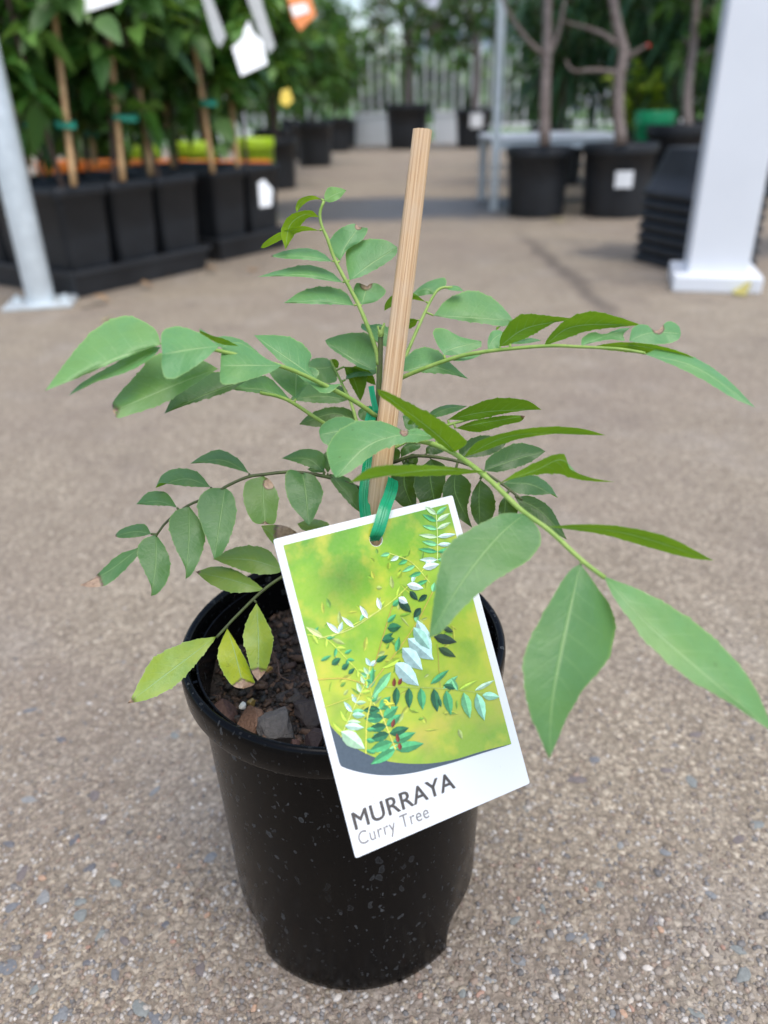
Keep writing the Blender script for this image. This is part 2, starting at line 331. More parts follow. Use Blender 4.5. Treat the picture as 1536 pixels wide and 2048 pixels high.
def lathe(mb, prof, seg=48, p=2., mod=None, col=None, closed=False):
    vs = []
    for j, (r, z) in enumerate(prof):
        for k in range(seg):
            a = 2*math.pi*(k+.5)/seg; c, s_ = math.cos(a), math.sin(a)
            q = 1 if p == 2 else 1/(abs(c)**p+abs(s_)**p)**(1/p)
            rr = r*q*(mod(a, j, r, z) if mod else 1); vs.append((rr*c, rr*s_, z))
    n = len(prof); fs = [(j*seg+k, j*seg+(k+1) % seg, (j+1)*seg+(k+1) % seg, (j+1)*seg+k) for j in range(n-1) for k in range(seg)]
    if closed: fs += [tuple(range(seg-1, -1, -1)), tuple((n-1)*seg+k for k in range(seg))]
    mb.add(vs, fs, col); return mb
def box(mb, c, s, rz=0, col=None, bev=0.):
    x, y, z = [k/2 for k in s]; ca, sa = math.cos(rz), math.sin(rz)
    if bev:
        bm = bmesh.new(); bmesh.ops.create_cube(bm, size=1); bmesh.ops.scale(bm, vec=s, verts=bm.verts)
        bmesh.ops.bevel(bm, geom=list(bm.edges), offset=bev, segments=2, affect='EDGES', profile=.5); bm.verts.index_update()
        vs = [v.co.copy() for v in bm.verts]; fs = [[v.index for v in f.verts] for f in bm.faces]; bm.free()
    else:
        vs = [Vector((a*x, b*y, d*z)) for a in (-1, 1) for b in (-1, 1) for d in (-1, 1)]
        fs = [(0, 1, 3, 2), (4, 6, 7, 5), (0, 4, 5, 1), (2, 3, 7, 6), (0, 2, 6, 4), (1, 5, 7, 3)]
    mb.add([(c[0]+v.x*ca-v.y*sa, c[1]+v.x*sa+v.y*ca, c[2]+v.z) for v in vs], fs, col); return mb
ICO = None
def rock(mb, c, s, col, rnd, sub=1, rot=None, jag=.28):
    global ICO
    if ICO is None:
        ICO = {}
        for k in (1, 2, 3):
            bm = bmesh.new(); bmesh.ops.create_icosphere(bm, subdivisions=k, radius=1); bm.verts.index_update()
            ICO[k] = ([v.co.copy() for v in bm.verts], [[v.index for v in f.verts] for f in bm.faces]); bm.free()
    V, Fc = ICO[sub]; rot = rot or Matrix.Rotation(rnd.uniform(0, 6.28), 3, 'Z')
    cuts = [(Vector((rnd.gauss(0, 1), rnd.gauss(0, 1), rnd.gauss(0, 1))).normalized(), rnd.uniform(.42, .9)) for _ in range(9 if sub > 1 else 2)]
    out = []
    for v in V:
        p = v*(1+rnd.uniform(-jag, jag)*(.35 if sub > 1 else 1))
        for n, d in cuts:
            e = p.dot(n)-d
            if e > 0: p = p-n*e
        out.append(Vector(c)+rot @ Vector((p.x*s[0], p.y*s[1], p.z*s[2])))
    mb.add(out, Fc, col)

# ------------------------------------------------------------------ ground
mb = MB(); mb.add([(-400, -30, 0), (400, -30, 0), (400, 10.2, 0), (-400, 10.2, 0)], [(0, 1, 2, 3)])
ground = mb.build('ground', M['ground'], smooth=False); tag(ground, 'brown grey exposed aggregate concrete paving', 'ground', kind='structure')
mb = MB(); mb.add([(-400, 10.2, -.004), (400, 10.2, -.004), (400, 900, -.004), (-400, 900, -.004)], [(0, 1, 2, 3)])
tag(mb.build('lawn', M['lawn'], smooth=False), 'green lawn beyond the white bar fence', 'lawn', kind='structure')
rg = random.Random(11)
def free(x, y, m=.06): return math.hypot(x, y) > m
PAL = [(.34, .285, .235), (.40, .345, .285), (.48, .43, .37), (.27, .22, .18), (.36, .27, .205), (.42, .35, .26), (.60, .55, .49), (.25, .235, .22), (.30, .25, .205)]
mb = MB(); n = 0
while n < 8500:                                     # small pebbles showing in the worn cement
    u = rg.random(); px, py = rg.uniform(-80, 1620), 1150+950*u**.55
    g = gnd(px, py)
    if not free(g.x, g.y): continue
    r = rg.uniform(.0007, .0017)*(1.0 if rg.random() < .93 else 1.5)
    c = rg.choice(PAL); k = rg.uniform(.55, .95)
    rock(mb, (g.x, g.y, r*.02), (r*rg.uniform(.9, 1.5), r, r*.5), tuple(x*k for x in c), rg, 1, jag=.2); n += 1
tag(mb.build('pebble_aggregate', M['pebble'], col=True), 'fine cream and brown pebbles set in the concrete paving', 'pebbles', kind='stuff')
BLUE = [(.155, .158, .162), (.19, .195, .195), (.13, .128, .132), (.20, .21, .195), (.16, .135, .125), (.235, .235, .225)]
spots = [(60, 1600, 9), (190, 1590, 8), (205, 1645, 7), (310, 1583, 7), (20, 1690, 8), (150, 1680, 7), (45, 1745, 9), (180, 1735, 8), (230, 1765, 7), (85, 1797, 10), (25, 1815, 9), (160, 1832, 9), (155, 1805, 7),
 (15, 1935, 12), (75, 1910, 6), (175, 1925, 7), (120, 2030, 12), (280, 2020, 12), (310, 2035, 10), (400, 1940, 7), (420, 1715, 8), (230, 1950, 7), (1190, 1520, 7), (1150, 1560, 10), (1055, 1615, 7), (1385, 1565, 8), (1330, 1540, 6),
 (1510, 1650, 9), (1480, 1680, 8), (1330, 1705, 8), (1087, 1820, 7), (1030, 1840, 6), (1140, 1875, 6), (1170, 1875, 6), (1035, 1920, 9), (1112, 1945, 7), (985, 1960, 6), (925, 1985, 6), (1485, 1955, 9), (1475, 1900, 8), (1225, 2030, 6), (1395, 2030, 7),
 (1460, 2040, 8), (940, 1710, 8), (1240, 1690, 6), (350, 1470, 7), (120, 1480, 7), (60, 1420, 7), (1390, 1470, 7), (1100, 1440, 6), (250, 1880, 6), (330, 1850, 6), (70, 1980, 6), (200, 1870, 6), (1300, 1840, 6), (1200, 1770, 6), (1420, 1790, 6)]
for (px, py, sz) in spots:
    g = gnd(px, py)
    if not free(g.x, g.y, .067): continue
    mb = MB(); r = sz*.00040*(1+max(0, 1700-py)/900); a = rg.uniform(0, 3.14)
    rock(mb, (0, 0, 0), (r*rg.uniform(1.2, 1.9), r, .0009), rg.choice(BLUE), rg, 2, Matrix.Rotation(a, 3, 'Z'), .2)
    o = mb.build('stone', M['pebble'], ground, col=True, smooth=False); o.location = (g.x, g.y, .0001)
for k in range(70):                                 # larger cream and rust pebbles
    g = gnd(rg.uniform(0, 1536), rg.uniform(1650, 2048))
    if not free(g.x, g.y, .067): continue
    mb = MB(); r = rg.uniform(.0012, .0020); rock(mb, (0, 0, 0), (r*rg.uniform(1, 1.7), r, r*.55), rg.choice([(.48, .42, .35), (.42, .27, .18), (.54, .49, .43), (.42, .34, .24), (.36, .22, .16)]), rg, 2, None, .15)
    o = mb.build('stone', M['pebble'], ground, col=True); o.location = (g.x, g.y, .0002)

# ------------------------------------------------------------------ the pot
POT = empty('plant_pot', (0, 0, 0), 'glossy black plastic pot holding the curry plant, splashed with water marks', 'pot')
NOT = [R(a) for a in (201, 339, 90, 136, 44, 270)]
def pmod(a, j, r, z):
    if z > .024: return 1
    k = 0
    for i, n_ in enumerate(NOT[:5]):
        d = abs((a-n_+math.pi) % (2*math.pi)-math.pi); k = max(k, max(0, 1-(d/.38)**2))
    return 1-.20*k*min(1, (.024-z)/.018)
prof = [(.002, .004), (.05, .004), (.0605, .004), (.0622, .0), (.0640, .0008), (.0645, .004), (.0646, .009), (.0647, .015), (.0648, .02), (.0649, .025), (.0657, .06), (.0668, .1), (.0680, .14), (.0687, .1560)]
mb = MB(); lathe(mb, prof, 144, mod=pmod); body = mb.build('body', M['pot'], POT)
prof = [(.0688, .1545), (.0722, .1552), (.0738, .1562), (.0746, .158), (.0750, .163), (.0751, .168), (.0748, .1705), (.0738, .1718), (.0722, .1720), (.0712, .1712), (.0708, .1695), (.0706, .1600), (.0672, .1590), (.0668, .156), (.0655, .12)]
mb = MB(); lathe(mb, prof, 144); mb.build('rim', M['pot'], POT)
for k in range(24):                                 # ribs between the outer lip and the inner ledge
    a = 2*math.pi*(k+.35)/24; mb = MB()
    box(mb, (.0690*math.cos(a), .0690*math.sin(a), .1625), (.0038, .0016, .0058), a); mb.build('rib', M['pot'], POT, smooth=False)
mb = MB(); prof = [(.0672, .1665), (.0680, .1668), (.0684, .1662), (.0684, .1590)]; lathe(mb, prof, 144)
lathe(mb, [(.0672, .1665), (.0664, .157), (.064, .12)], 144); mb.build('inner_ledge', M['pot'], POT)

# ------------------------------------------------------------------ potting mix and the bits lying on it
rs = random.Random(5); SH = .143
from mathutils import noise as mnoise
mb = MB(); vs = []; fs = []; nr, na = 26, 72
for i in range(nr+1):
    for k in range(na):
        r = .0655*i/nr; a = 2*math.pi*k/na; x, y = r*math.cos(a), r*math.sin(a)
        h = SH+.006*mnoise.noise(Vector((x*45, y*45, 1)))+.004*mnoise.noise(Vector((x*140, y*140, 4))); vs.append((x, y, h))
for i in range(nr):
    for k in range(na): fs.append((i*na+k, i*na+(k+1) % na, (i+1)*na+(k+1) % na, (i+1)*na+k))
mb.add(vs, fs, (.02, .014, .011))
SOILC = [(.022, .015, .012), (.035, .022, .016), (.05, .03, .022), (.075, .045, .03), (.016, .013, .012), (.03, .028, .028), (.10, .06, .04)]
for k in range(2600):
    r = .064*math.sqrt(rs.random()); a = rs.uniform(0, 6.283); x, y = r*math.cos(a), r*math.sin(a)
    h = SH+.006*mnoise.noise(Vector((x*45, y*45, 1)))+.004*mnoise.noise(Vector((x*140, y*140, 4)))
    q = rs.uniform(.0007, .0019)*(1 if rs.random() < .9 else 1.7)
    rot = Matrix.Rotation(rs.uniform(0, 6.28), 3, 'Z') @ Matrix.Rotation(rs.uniform(-.7, .7), 3, 'X')
    rock(mb, (x, y, h+q*.2), (q*rs.uniform(1, 2.4), q, q*.7), rs.choice(SOILC), rs, 1, rot, .3)
tag(mb.build('potting_mix', M['soil'] if False else M['chips'], col=True), 'dark crumbly potting mix filling the black pot', 'potting mix', kind='stuff')
def on_soil(px, py, dh=0): return gnd(px, py, SH+.003+dh)
def lump(name, px, py, wpx, hpx, col, label, cat, thick=.004, rot=0, sub=3, seed=1, mat='chips', tilt=.3, dh=0, group=None):
    p = on_soil(px, py, dh); k = .36/FPX; mb = MB(); q = random.Random(seed)
    rm = Matrix.Rotation(rot, 3, 'Z') @ Matrix.Rotation(tilt, 3, 'X')
    rock(mb, (0, 0, 0), (wpx*k/2*1.15, hpx*k/2*1.3, thick), col, q, sub, rm, .3)
    o = mb.build(name, M[mat], col=True, smooth=False); o.location = p; tag(o, label, cat, group); return o
lump('slate_chip', 553, 1462, 62, 78, (.085, .08, .078), 'flat grey stone chip on the potting mix against the pot rim', 'stone', .0055, .25, 3, 3, tilt=.55, dh=.002)
lump('bark_chip', 505, 1450, 52, 62, (.15, .085, .055), 'warm brown bark lump beside the flat grey stone chip', 'bark', .006, .5, 3, 4, dh=.001)
lump('bark_chip', 450, 1432, 56, 60, (.075, .04, .032), 'dark reddish brown bark lump below the white perlite bead', 'bark', .006, .1, 3, 5)
lump('bark_chip', 590, 1395, 70, 34, (.04, .034, .032), 'flat charcoal bark flake under the burnt leaf tips', 'bark', .003, -.2, 3, 6)
lump('bark_chip', 622, 1420, 60, 70, (.04, .03, .028), 'dark bark slab half covered by the plant label', 'bark', .005, .3, 3, 8)
lump('bark_chip', 632, 1485, 42, 40, (.055, .036, .034), 'moist looking dark bark piece at the rim under the label', 'bark', .005, .8, 3, 9)
lump('bark_chip', 535, 1505-20, 26, 34, (.12, .07, .045), 'small ochre bark splinter beside the warm brown lump', 'bark', .004, .2, 3, 12)
lump('bark_chip', 590, 1492, 24, 20, (.10, .05, .04), 'small red brown bark crumb right of the grey stone chip', 'bark', .003, .2, 2, 13)
lump('brick_fragment', 537, 1216, 30, 24, (.26, .10, .065), 'terracotta red fragment at the back wall of the pot', 'stone', .004, .3, 3, 7, dh=.002)
lump('brick_fragment', 575, 1203, 14, 12, (.24, .10, .07), 'tiny red fragment next to the larger terracotta fragment', 'stone', .0025, .3, 2, 17)
lump('bark_chip', 474, 1272, 18, 14, (.10, .06, .045), 'small brown crumb beneath the yellow green stalk', 'bark', .002, .3, 2, 19)
for px, py, s_, m_, lab, nm in [(503, 1406, .0026, 'bead', 'amber fertiliser bead beside the white perlite bead', 'fertiliser_bead'), (537, 1338, .0023, 'bead', 'amber fertiliser bead beside a burnt leaf tip', 'fertiliser_bead'), (484, 1412, .0022, 'perlite', 'white perlite bead on the dark potting mix', 'perlite_bead')]:
    mb = MB(); rock(mb, (0, 0, 0), (s_, s_*.92, s_*1.05), (1, 1, 1), rs, 3, None, .02 if m_ == 'bead' else .25); o = mb.build(nm, M[m_]); o.location = on_soil(px, py, .002); tag(o, lab, 'bead')
mb = MB(); tube(mb, [on_soil(545, 1300, .003), on_soil(556, 1330, .004), on_soil(560, 1352, .003), on_soil(580, 1362, .002)], .0004, .0003, 5, 14)
tag(mb.build('dry_root', M['bark']), 'thin pale root curling on the potting mix', 'root')

# ------------------------------------------------------------------ bamboo stake
SB, ST = un(757, 990, .323), un(845, 262, .306); sdir = (ST-SB).normalized()
base = SB-sdir*((SB.z-.120)/sdir.z)
mb = MB(); N = 40; seg = 28; vs = []; uv = []; L_ = (ST-base).length
sx = (rt-sdir*rt.dot(sdir)).normalized(); sy = sdir.cross(sx)
rq = random.Random(3); wob = [rq.uniform(-.00012, .00012) for _ in range(seg)]
for i in range(N+1):
    t = i/N; p = base.lerp(ST, t); hw = .00485+(.00385-.00485)*t
    for k in range(seg):
        a = 2*math.pi*k/seg; c_, s_ = math.cos(a), math.sin(a); q = 1/(abs(c_)**3.2+abs(s_)**3.2)**(1/3.2)
        r = hw*q+wob[k]*(1 if i < N else 1.6)+.00008*math.sin(t*23+k); vs.append(p+sx*c_*r+sy*s_*r*.72+(sdir*rq.uniform(-.0004, .0003) if i == N else Vector())); uv.append((k/seg, t*L_*9))
fs = [(i*seg+k, i*seg+(k+1) % seg, (i+1)*seg+(k+1) % seg, (i+1)*seg+k) for i in range(N) for k in range(seg)]
vs.append(ST+sdir*.0001); uv.append((.5, L_*9)); fs += [(N*seg+k, N*seg+(k+1) % seg, len(vs)-1) for k in range(seg)]; fs.append(tuple(range(seg-1, -1, -1)))
mb.add(vs, fs, None, uv); o = mb.build('bamboo_stake', M['bamboo'], uv=True, off=base); o.location = base
mod = o.modifiers.new('es', 'EDGE_SPLIT'); mod.split_angle = R(50)
tag(o, 'tan split bamboo stake standing in the black pot beside the curry stem', 'stake')

# ------------------------------------------------------------------ the curry plant
ROOT = Vector((0.004, -.006, .140))
PL = empty('curry_plant', ROOT, 'young curry leaf plant with glossy toothed leaflets growing in the black pot', 'plant')
KQ = {4: (60, 340, 2.021), 5: (740, 500, 1.9296), 6: (140, 860, 2.56), 7: (840, 980, 2.207), 'c': (600, 640, 3.84), 0: (0, 0, 1)}
def conv(k, pts): x0, y0, s_ = KQ[k]; return [(x0+a/s_, y0+b/s_) for a, b in pts]
STEM = [(693, 1372, .372), (705, 1250, .362), (722, 1130, .352), (738, 1000, .342), (748, 900, .337), (756, 810, .333), (759, 750, .331), (761, 700, .330), (762, 655, .329)]
mb = MB(); tube(mb, [un(*p) for p in STEM], .0021, .0011, 10, 40, jit=.05)
stem = mb.build('stem', M['stem'], PL, ROOT)
mb = MB()
for (x, y, r) in [(766, 652, .0010), (758, 660, .0011), (769, 646, .0007), (761, 668, .0012), (755, 652, .0007)]:
    tube(mb, [un(762, 672, .329), un(x, y, .3285)], r*1.2, r*.6, 6, 3, jit=.25)
mb.build('bud', M['rachis'], stem, ROOT)
rl = random.Random(21)
def leaf(frond, rach, k, mid, U, V, dzt=0., dU=.004, dV=-.002, zm=0., und=0, burn=None, yel=0., tone=.3, zb=None, spotb=None, N=72, Mh=5, ser=1.25):
    mid, U, V = conv(k, mid), conv(k, U), conv(k, V)
    b, t_ = mid[0], mid[-1]
    if zb is None:
        best = min(rach, key=lambda p: (p[0]-b[0])**2+(p[1]-b[1])**2); zb = best[2]
    c2 = lambda pts: [(p.x, p.y) for p in catmull([(a, q, 0) for a, q in pts], N)]
    cm, cu, cv = c2(mid), c2([b]+U+[t_]), c2([b]+V+[t_])
    wmax = max(max(math.dist(cm[i], cu[i]), math.dist(cm[i], cv[i])) for i in range(N+1)) or 1
    lenpx = sum(math.dist(cm[i], cm[i+1]) for i in range(N)); nt_ = rl.uniform(15, 19); ph = rl.random()
    vs = []; uv = []; fb = []; fy = []; ft = []
    for i in range(N+1):
        s = i/N; z0 = zb+dzt*s+zm*math.sin(math.pi*s); row = []
        for j in range(-Mh, Mh+1):
            t = abs(j)/Mh; e = cu[i] if j < 0 else cv[i]; d = dU if j < 0 else dV
            wx, wy = e[0]-cm[i][0], e[1]-cm[i][1]; wl = math.hypot(wx, wy)
            tooth = ((s*nt_+ph+.25*math.sin(s*31+ph*9)) % 1.0)*ser*min(lenpx*.016, 3.0, wmax*.075)*(.65+.5*math.sin(s*47+j))*math.sin(math.pi*min(1, s*1.05))
            kk = t*(1+(tooth/wl if abs(j) == Mh and wl > 4 else 0))
            x, y = cm[i][0]+wx*kk, cm[i][1]+wy*kk
            z = z0+d*(wl/wmax)*(t**1.25)+.0005*math.sin(s*13+ph*6+(0 if j < 0 else 2.1))*t
            p = un(x, y, z); row.append(p); vs.append(p); uv.append((s, j/Mh))
            bb = 0
            if burn: bb = max(0, min(1, (s-(1-burn))/.09*.5+.5)) if s > 1-burn-.09 else 0
            if spotb:
                q = math.dist((x, y), conv(k, [spotb[:2]])[0])/(spotb[2]/KQ[k][2]); bb = max(bb, max(0, min(1, 1.25-q*.75)))
            fb.append(bb); fy.append(yel); ft.append(tone)
    w_ = 2*Mh+1; fs = []
    for i in range(N):
        for j in range(2*Mh): fs.append((i*w_+j, i*w_+j+1, (i+1)*w_+j+1, (i+1)*w_+j))
    # face the winding so that the front face is the upper side of the leaf
    c = (N//2)*w_+Mh; nrm = Vector()
    for f in fs:
        a_, b_, d_ = Vector(vs[f[0]]), Vector(vs[f[1]]), Vector(vs[f[3]]); nrm += (b_-a_).cross(d_-a_)
    facing = nrm.dot(CAM-Vector(vs[c])) > 0
    if facing == bool(und): fs = [f[::-1] for f in fs]
    mb = MB(); mb.add(vs, fs, None, uv)
    o = mb.build('leaflet', M['leaf'], frond, ROOT, uv=True, flt={'burn': fb, 'yel': fy, 'tone': ft})
    return o
def frond(pts, r0, r1, leaves, mat='rachis', n=40, rk=0, defaults=None):
    pts = [(*conv(rk, [p[:2]])[0], p[2]) for p in pts]
    W3 = [un(*p) for p in pts]; mb = MB(); tube(mb, W3, r0, r1, 8, n, jit=.06)
    fo = mb.build('leaf_stalk', M[mat], PL, ROOT)
    dense = [(p.x, p.y, p.z) for p in catmull([(a, b, c*1e3) for a, b, c in pts], 120)]; dense = [(a, b, c/1e3) for a, b, c in dense]
    for lf in leaves:
        kw = dict(defaults or {}); kw.update(lf[4] if len(lf) > 4 else {})
        o = leaf(fo, dense, lf[0], lf[1], lf[2], lf[3], **kw)
        # short stalk joining the leaflet to its leaf stalk
        b = conv(lf[0], [lf[1][0]])[0]; q = min(dense, key=lambda p: (p[0]-b[0])**2+(p[1]-b[1])**2)
        if 2 < math.dist(b, q[:2]) < 26 and 'zb' not in kw:
            m2 = MB(); tube(m2, [un(*q), un(b[0], b[1], kw.get('zb') or q[2])], .00055, .0005, 6, 2); m2.build('petiole', M[mat], fo, ROOT)
    return fo
UN = dict(und=1, dU=-.006, dV=.003)
# A: the upright leaf at the top
frond([(757, 730, .3305), (749, 690, .330), (718, 612, .329), (672, 524, .327), (655, 478, .325), (643, 450, .324), (640, 425, .323), (648, 402, .322)], .0010, .0006, [
 (4, [(1190, 125), (1230, 100), (1279, 82)], [(1192, 95), (1210, 70), (1250, 72)], [(1215, 130), (1250, 115)], dict(dzt=-.002, tone=0, yel=.2)),
 (4, [(1178, 118), (1130, 110), (1090, 135), (1078, 172)], [(1140, 103), (1090, 118), (1074, 150)], [(1135, 122), (1105, 140)], dict(und=1, dU=-.002, dV=.003, tone=0, yel=.3)),
 (4, [(1168, 190), (1110, 180), (1050, 225), (1033, 322)], [(1130, 163), (1050, 185), (1015, 250)], [(1120, 195), (1080, 245), (1045, 300)], dict(und=1, dU=-.004, dV=.004, tone=0, yel=.3)),
 (4, [(1170, 245), (1090, 237), (1000, 268), (932, 315)], [(1100, 227), (1010, 252), (950, 290)], [(1100, 248), (1030, 275), (955, 312)], dict(und=1, dU=-.004, dV=.004, tone=0, yel=.25)),
 (4, [(1222, 370), (1120, 350), (965, 348)], [(1180, 335), (1120, 317), (1040, 325)], [(1170, 368), (1090, 360), (1020, 357)], dict(dU=.006, tone=.1, burn=.05)),
 (4, [(1265, 455), (1110, 425), (920, 432)], [(1210, 410), (1120, 385), (1010, 405)], [(1200, 447), (1110, 433), (1000, 430)], dict(dU=.007, tone=.1)),
 (4, [(1310, 548), (1170, 530), (1025, 538)], [(1270, 492), (1190, 472), (1100, 490)], [(1230, 543), (1130, 540)], dict(dU=.007, tone=.15)),
 (4, [(1252, 368), (1275, 310), (1330, 230)], [(1215, 320), (1212, 285), (1250, 240), (1305, 217)], [(1285, 320), (1340, 285), (1365, 240), (1345, 232)], dict(dU=.003, dV=.003, dzt=.006, tone=.1, spotb=(1328, 228, 14))),
 (4, [(1292, 445), (1380, 380), (1485, 312)], [(1278, 370), (1290, 305), (1370, 280), (1440, 285)], [(1350, 425), (1440, 375), (1480, 340)], dict(dU=.006, dV=-.002, dzt=.004, tone=.1)),
 (4, [(1340, 545), (1352, 505), (1362, 470)], [(1325, 520), (1308, 490), (1320, 458), (1345, 462)], [(1400, 530), (1438, 492), (1405, 460), (1375, 460)], dict(dU=.004, dV=.003, dzt=.005, tone=.1, spotb=(1358, 462, 24))),
])
# B: the large leaf reaching left towards the camera
frond([(752, 832, .331), (718, 808, .326), (668, 780, .318), (570, 735, .303), (440, 702, .287), (330, 683, .275)], .0011, .0006, [
 (4, [(530, 705), (350, 765), (60, 893)], [(500, 640), (390, 590), (270, 640), (170, 745)], [(450, 735), (330, 780), (180, 845)], dict(dzt=-.02, dU=.012, dV=-.003, tone=0, yel=.08)),
 (4, [(530, 715), (400, 790), (155, 912)], [(460, 720), (330, 790), (210, 860)], [(490, 760), (400, 812), (260, 860)], dict(dzt=-.016, dU=.004, dV=-.004, tone=.15, zb=.278)),
 (4, [(765, 712), (650, 725), (535, 745)], [(690, 662), (600, 633), (540, 650), (530, 690)], [(700, 770), (600, 835), (548, 838), (532, 790)], dict(dzt=-.014, dU=.008, dV=-.006, tone=0, zb=.280)),
 (4, [(1018, 790), (890, 790), (770, 790)], [(960, 765), (850, 700), (785, 712), (772, 750)], [(960, 822), (830, 862), (775, 862), (768, 825)], dict(dzt=-.014, dU=.008, dV=-.006, tone=.05, zb=.296)),
 (4, [(960, 778), (860, 720), (735, 680)], [(930, 745), (860, 690), (790, 672)], [(920, 775), (830, 745), (760, 710)], dict(dzt=.012, dU=.006, tone=.15, zb=.306)),
 (4, [(845, 712), (770, 690), (685, 640)], [(790, 685), (740, 670), (690, 650)], [(780, 705), (730, 685), (690, 662)], dict(und=1, dzt=.005, dU=-.002, dV=.003, tone=.3, zb=.288)),
 (4, [(760, 803), (600, 865), (335, 975)], [(690, 770), (520, 745), (430, 830), (340, 930)], [(640, 880), (530, 945), (400, 990), (352, 1002)], dict(dzt=-.012, dU=.010, dV=-.003, tone=.12, burn=.05, yel=.12)),
 (4, [(1225, 890), (1130, 825), (905, 668)], [(1180, 865), (1128, 800), (1133, 740), (1060, 680), (980, 668)], [(1262, 862), (1195, 902), (1130, 865), (1010, 770)], dict(dzt=-.006, dU=.008, dV=-.004, tone=.1)),
])
# B2: the leaf just below it
frond([(735, 900, .335), (690, 868, .331), (649, 847, .327), (575, 800, .318), (520, 785, .312)], .0010, .0007, [
 (4, [(1050, 925), (930, 888), (765, 880)], [(960, 838), (860, 840), (800, 858)], [(960, 905), (860, 893)], dict(dzt=-.008, dU=.008, dV=-.003, tone=.35)),
 (4, [(880, 850), (720, 905), (543, 985)], [(800, 822), (690, 825), (590, 900)], [(800, 895), (690, 930), (600, 962)], dict(dzt=-.008, dU=.006, dV=-.002, tone=.75, zb=.308)),
 (4, [(1075, 925), (1075, 870), (1080, 795)], [(1010, 870), (968, 815), (1010, 790)], [(1110, 880), (1165, 830), (1150, 800)], dict(dzt=.012, dU=.003, dV=.003, tone=.25)),
])
# J: small leaf behind the stem
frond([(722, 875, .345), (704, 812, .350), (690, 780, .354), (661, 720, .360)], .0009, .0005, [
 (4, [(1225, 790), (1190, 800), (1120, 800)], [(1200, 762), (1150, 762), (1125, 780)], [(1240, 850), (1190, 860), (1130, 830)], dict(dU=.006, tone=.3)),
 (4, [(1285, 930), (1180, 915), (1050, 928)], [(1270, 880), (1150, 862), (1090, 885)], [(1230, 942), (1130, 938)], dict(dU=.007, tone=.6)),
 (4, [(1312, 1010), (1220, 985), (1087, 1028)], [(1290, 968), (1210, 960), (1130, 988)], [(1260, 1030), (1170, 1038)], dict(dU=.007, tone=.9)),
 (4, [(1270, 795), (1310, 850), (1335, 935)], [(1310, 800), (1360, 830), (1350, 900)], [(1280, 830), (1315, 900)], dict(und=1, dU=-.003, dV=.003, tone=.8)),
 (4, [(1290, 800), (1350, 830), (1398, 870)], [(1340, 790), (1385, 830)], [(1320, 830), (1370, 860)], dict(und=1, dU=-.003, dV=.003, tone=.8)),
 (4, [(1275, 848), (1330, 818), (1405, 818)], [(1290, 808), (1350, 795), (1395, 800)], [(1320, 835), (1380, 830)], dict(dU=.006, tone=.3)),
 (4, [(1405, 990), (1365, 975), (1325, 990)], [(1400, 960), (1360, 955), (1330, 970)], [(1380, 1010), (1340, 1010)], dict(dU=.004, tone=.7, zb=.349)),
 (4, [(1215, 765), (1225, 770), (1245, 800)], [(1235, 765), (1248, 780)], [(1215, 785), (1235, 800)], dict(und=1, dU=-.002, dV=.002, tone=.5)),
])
# K: broad leaflets right behind the stem tip
frond([(757, 770, .333), (755, 742, .336), (752, 735, .338)], .0008, .0006, [
 (4, [(1402, 812), (1310, 770), (1192, 690)], [(1400, 720), (1370, 665), (1290, 660), (1215, 678)], [(1340, 800), (1260, 750), (1210, 715)], dict(dzt=.006, dU=.010, dV=-.002, tone=.3)),
 (4, [(1415, 700), (1400, 650), (1340, 620)], [(1420, 650), (1400, 630), (1370, 625)], [(1400, 690), (1370, 660), (1340, 640)], dict(dzt=.008, dU=.003, tone=.2)),
])
# C: leaf behind the stake to the right
frond([(772, 800, .333), (800, 738, .340), (835, 658, .346), (862, 600, .350), (880, 577, .352), (905, 575, .353)], .0010, .0006, [
 (5, [(245, 253), (390, 262), (553, 272)], [(300, 190), (390, 158), (470, 185), (525, 235)], [(330, 268), (430, 282), (520, 293)], dict(dzt=.006, dU=.009, dV=-.002, tone=.15)),
 (5, [(250, 170), (215, 150), (165, 168)], [(290, 140), (288, 108), (235, 118), (195, 140)], [(220, 172), (185, 178)], dict(dzt=.004, dU=.006, tone=.2)),
 (5, [(215, 200), (130, 165), (55, 235)], [(160, 165), (90, 175), (60, 205)], [(150, 190), (90, 215)], dict(und=1, dzt=.004, dU=-.003, dV=.004, tone=.3)),
 (5, [(185, 270), (130, 285), (65, 300)], [(160, 265), (110, 270)], [(170, 295), (120, 310)], dict(und=1, dzt=.004, dU=-.002, dV=.004, tone=.6)),
 (5, [(290, 147), (330, 145), (362, 158)], [(310, 138), (340, 140)], [(310, 155), (345, 158)], dict(dU=.003, tone=.1)),
 (5, [(130, 400), (70, 330), (0, 300)], [(110, 330), (50, 290), (10, 288)], [(80, 380), (20, 350)], dict(dU=.004, tone=.2)),
 (5, [(500, 300), (490, 296), (485, 306)], [(505, 292)], [(490, 308)], dict(und=1, tone=.2, zb=.352)),
])
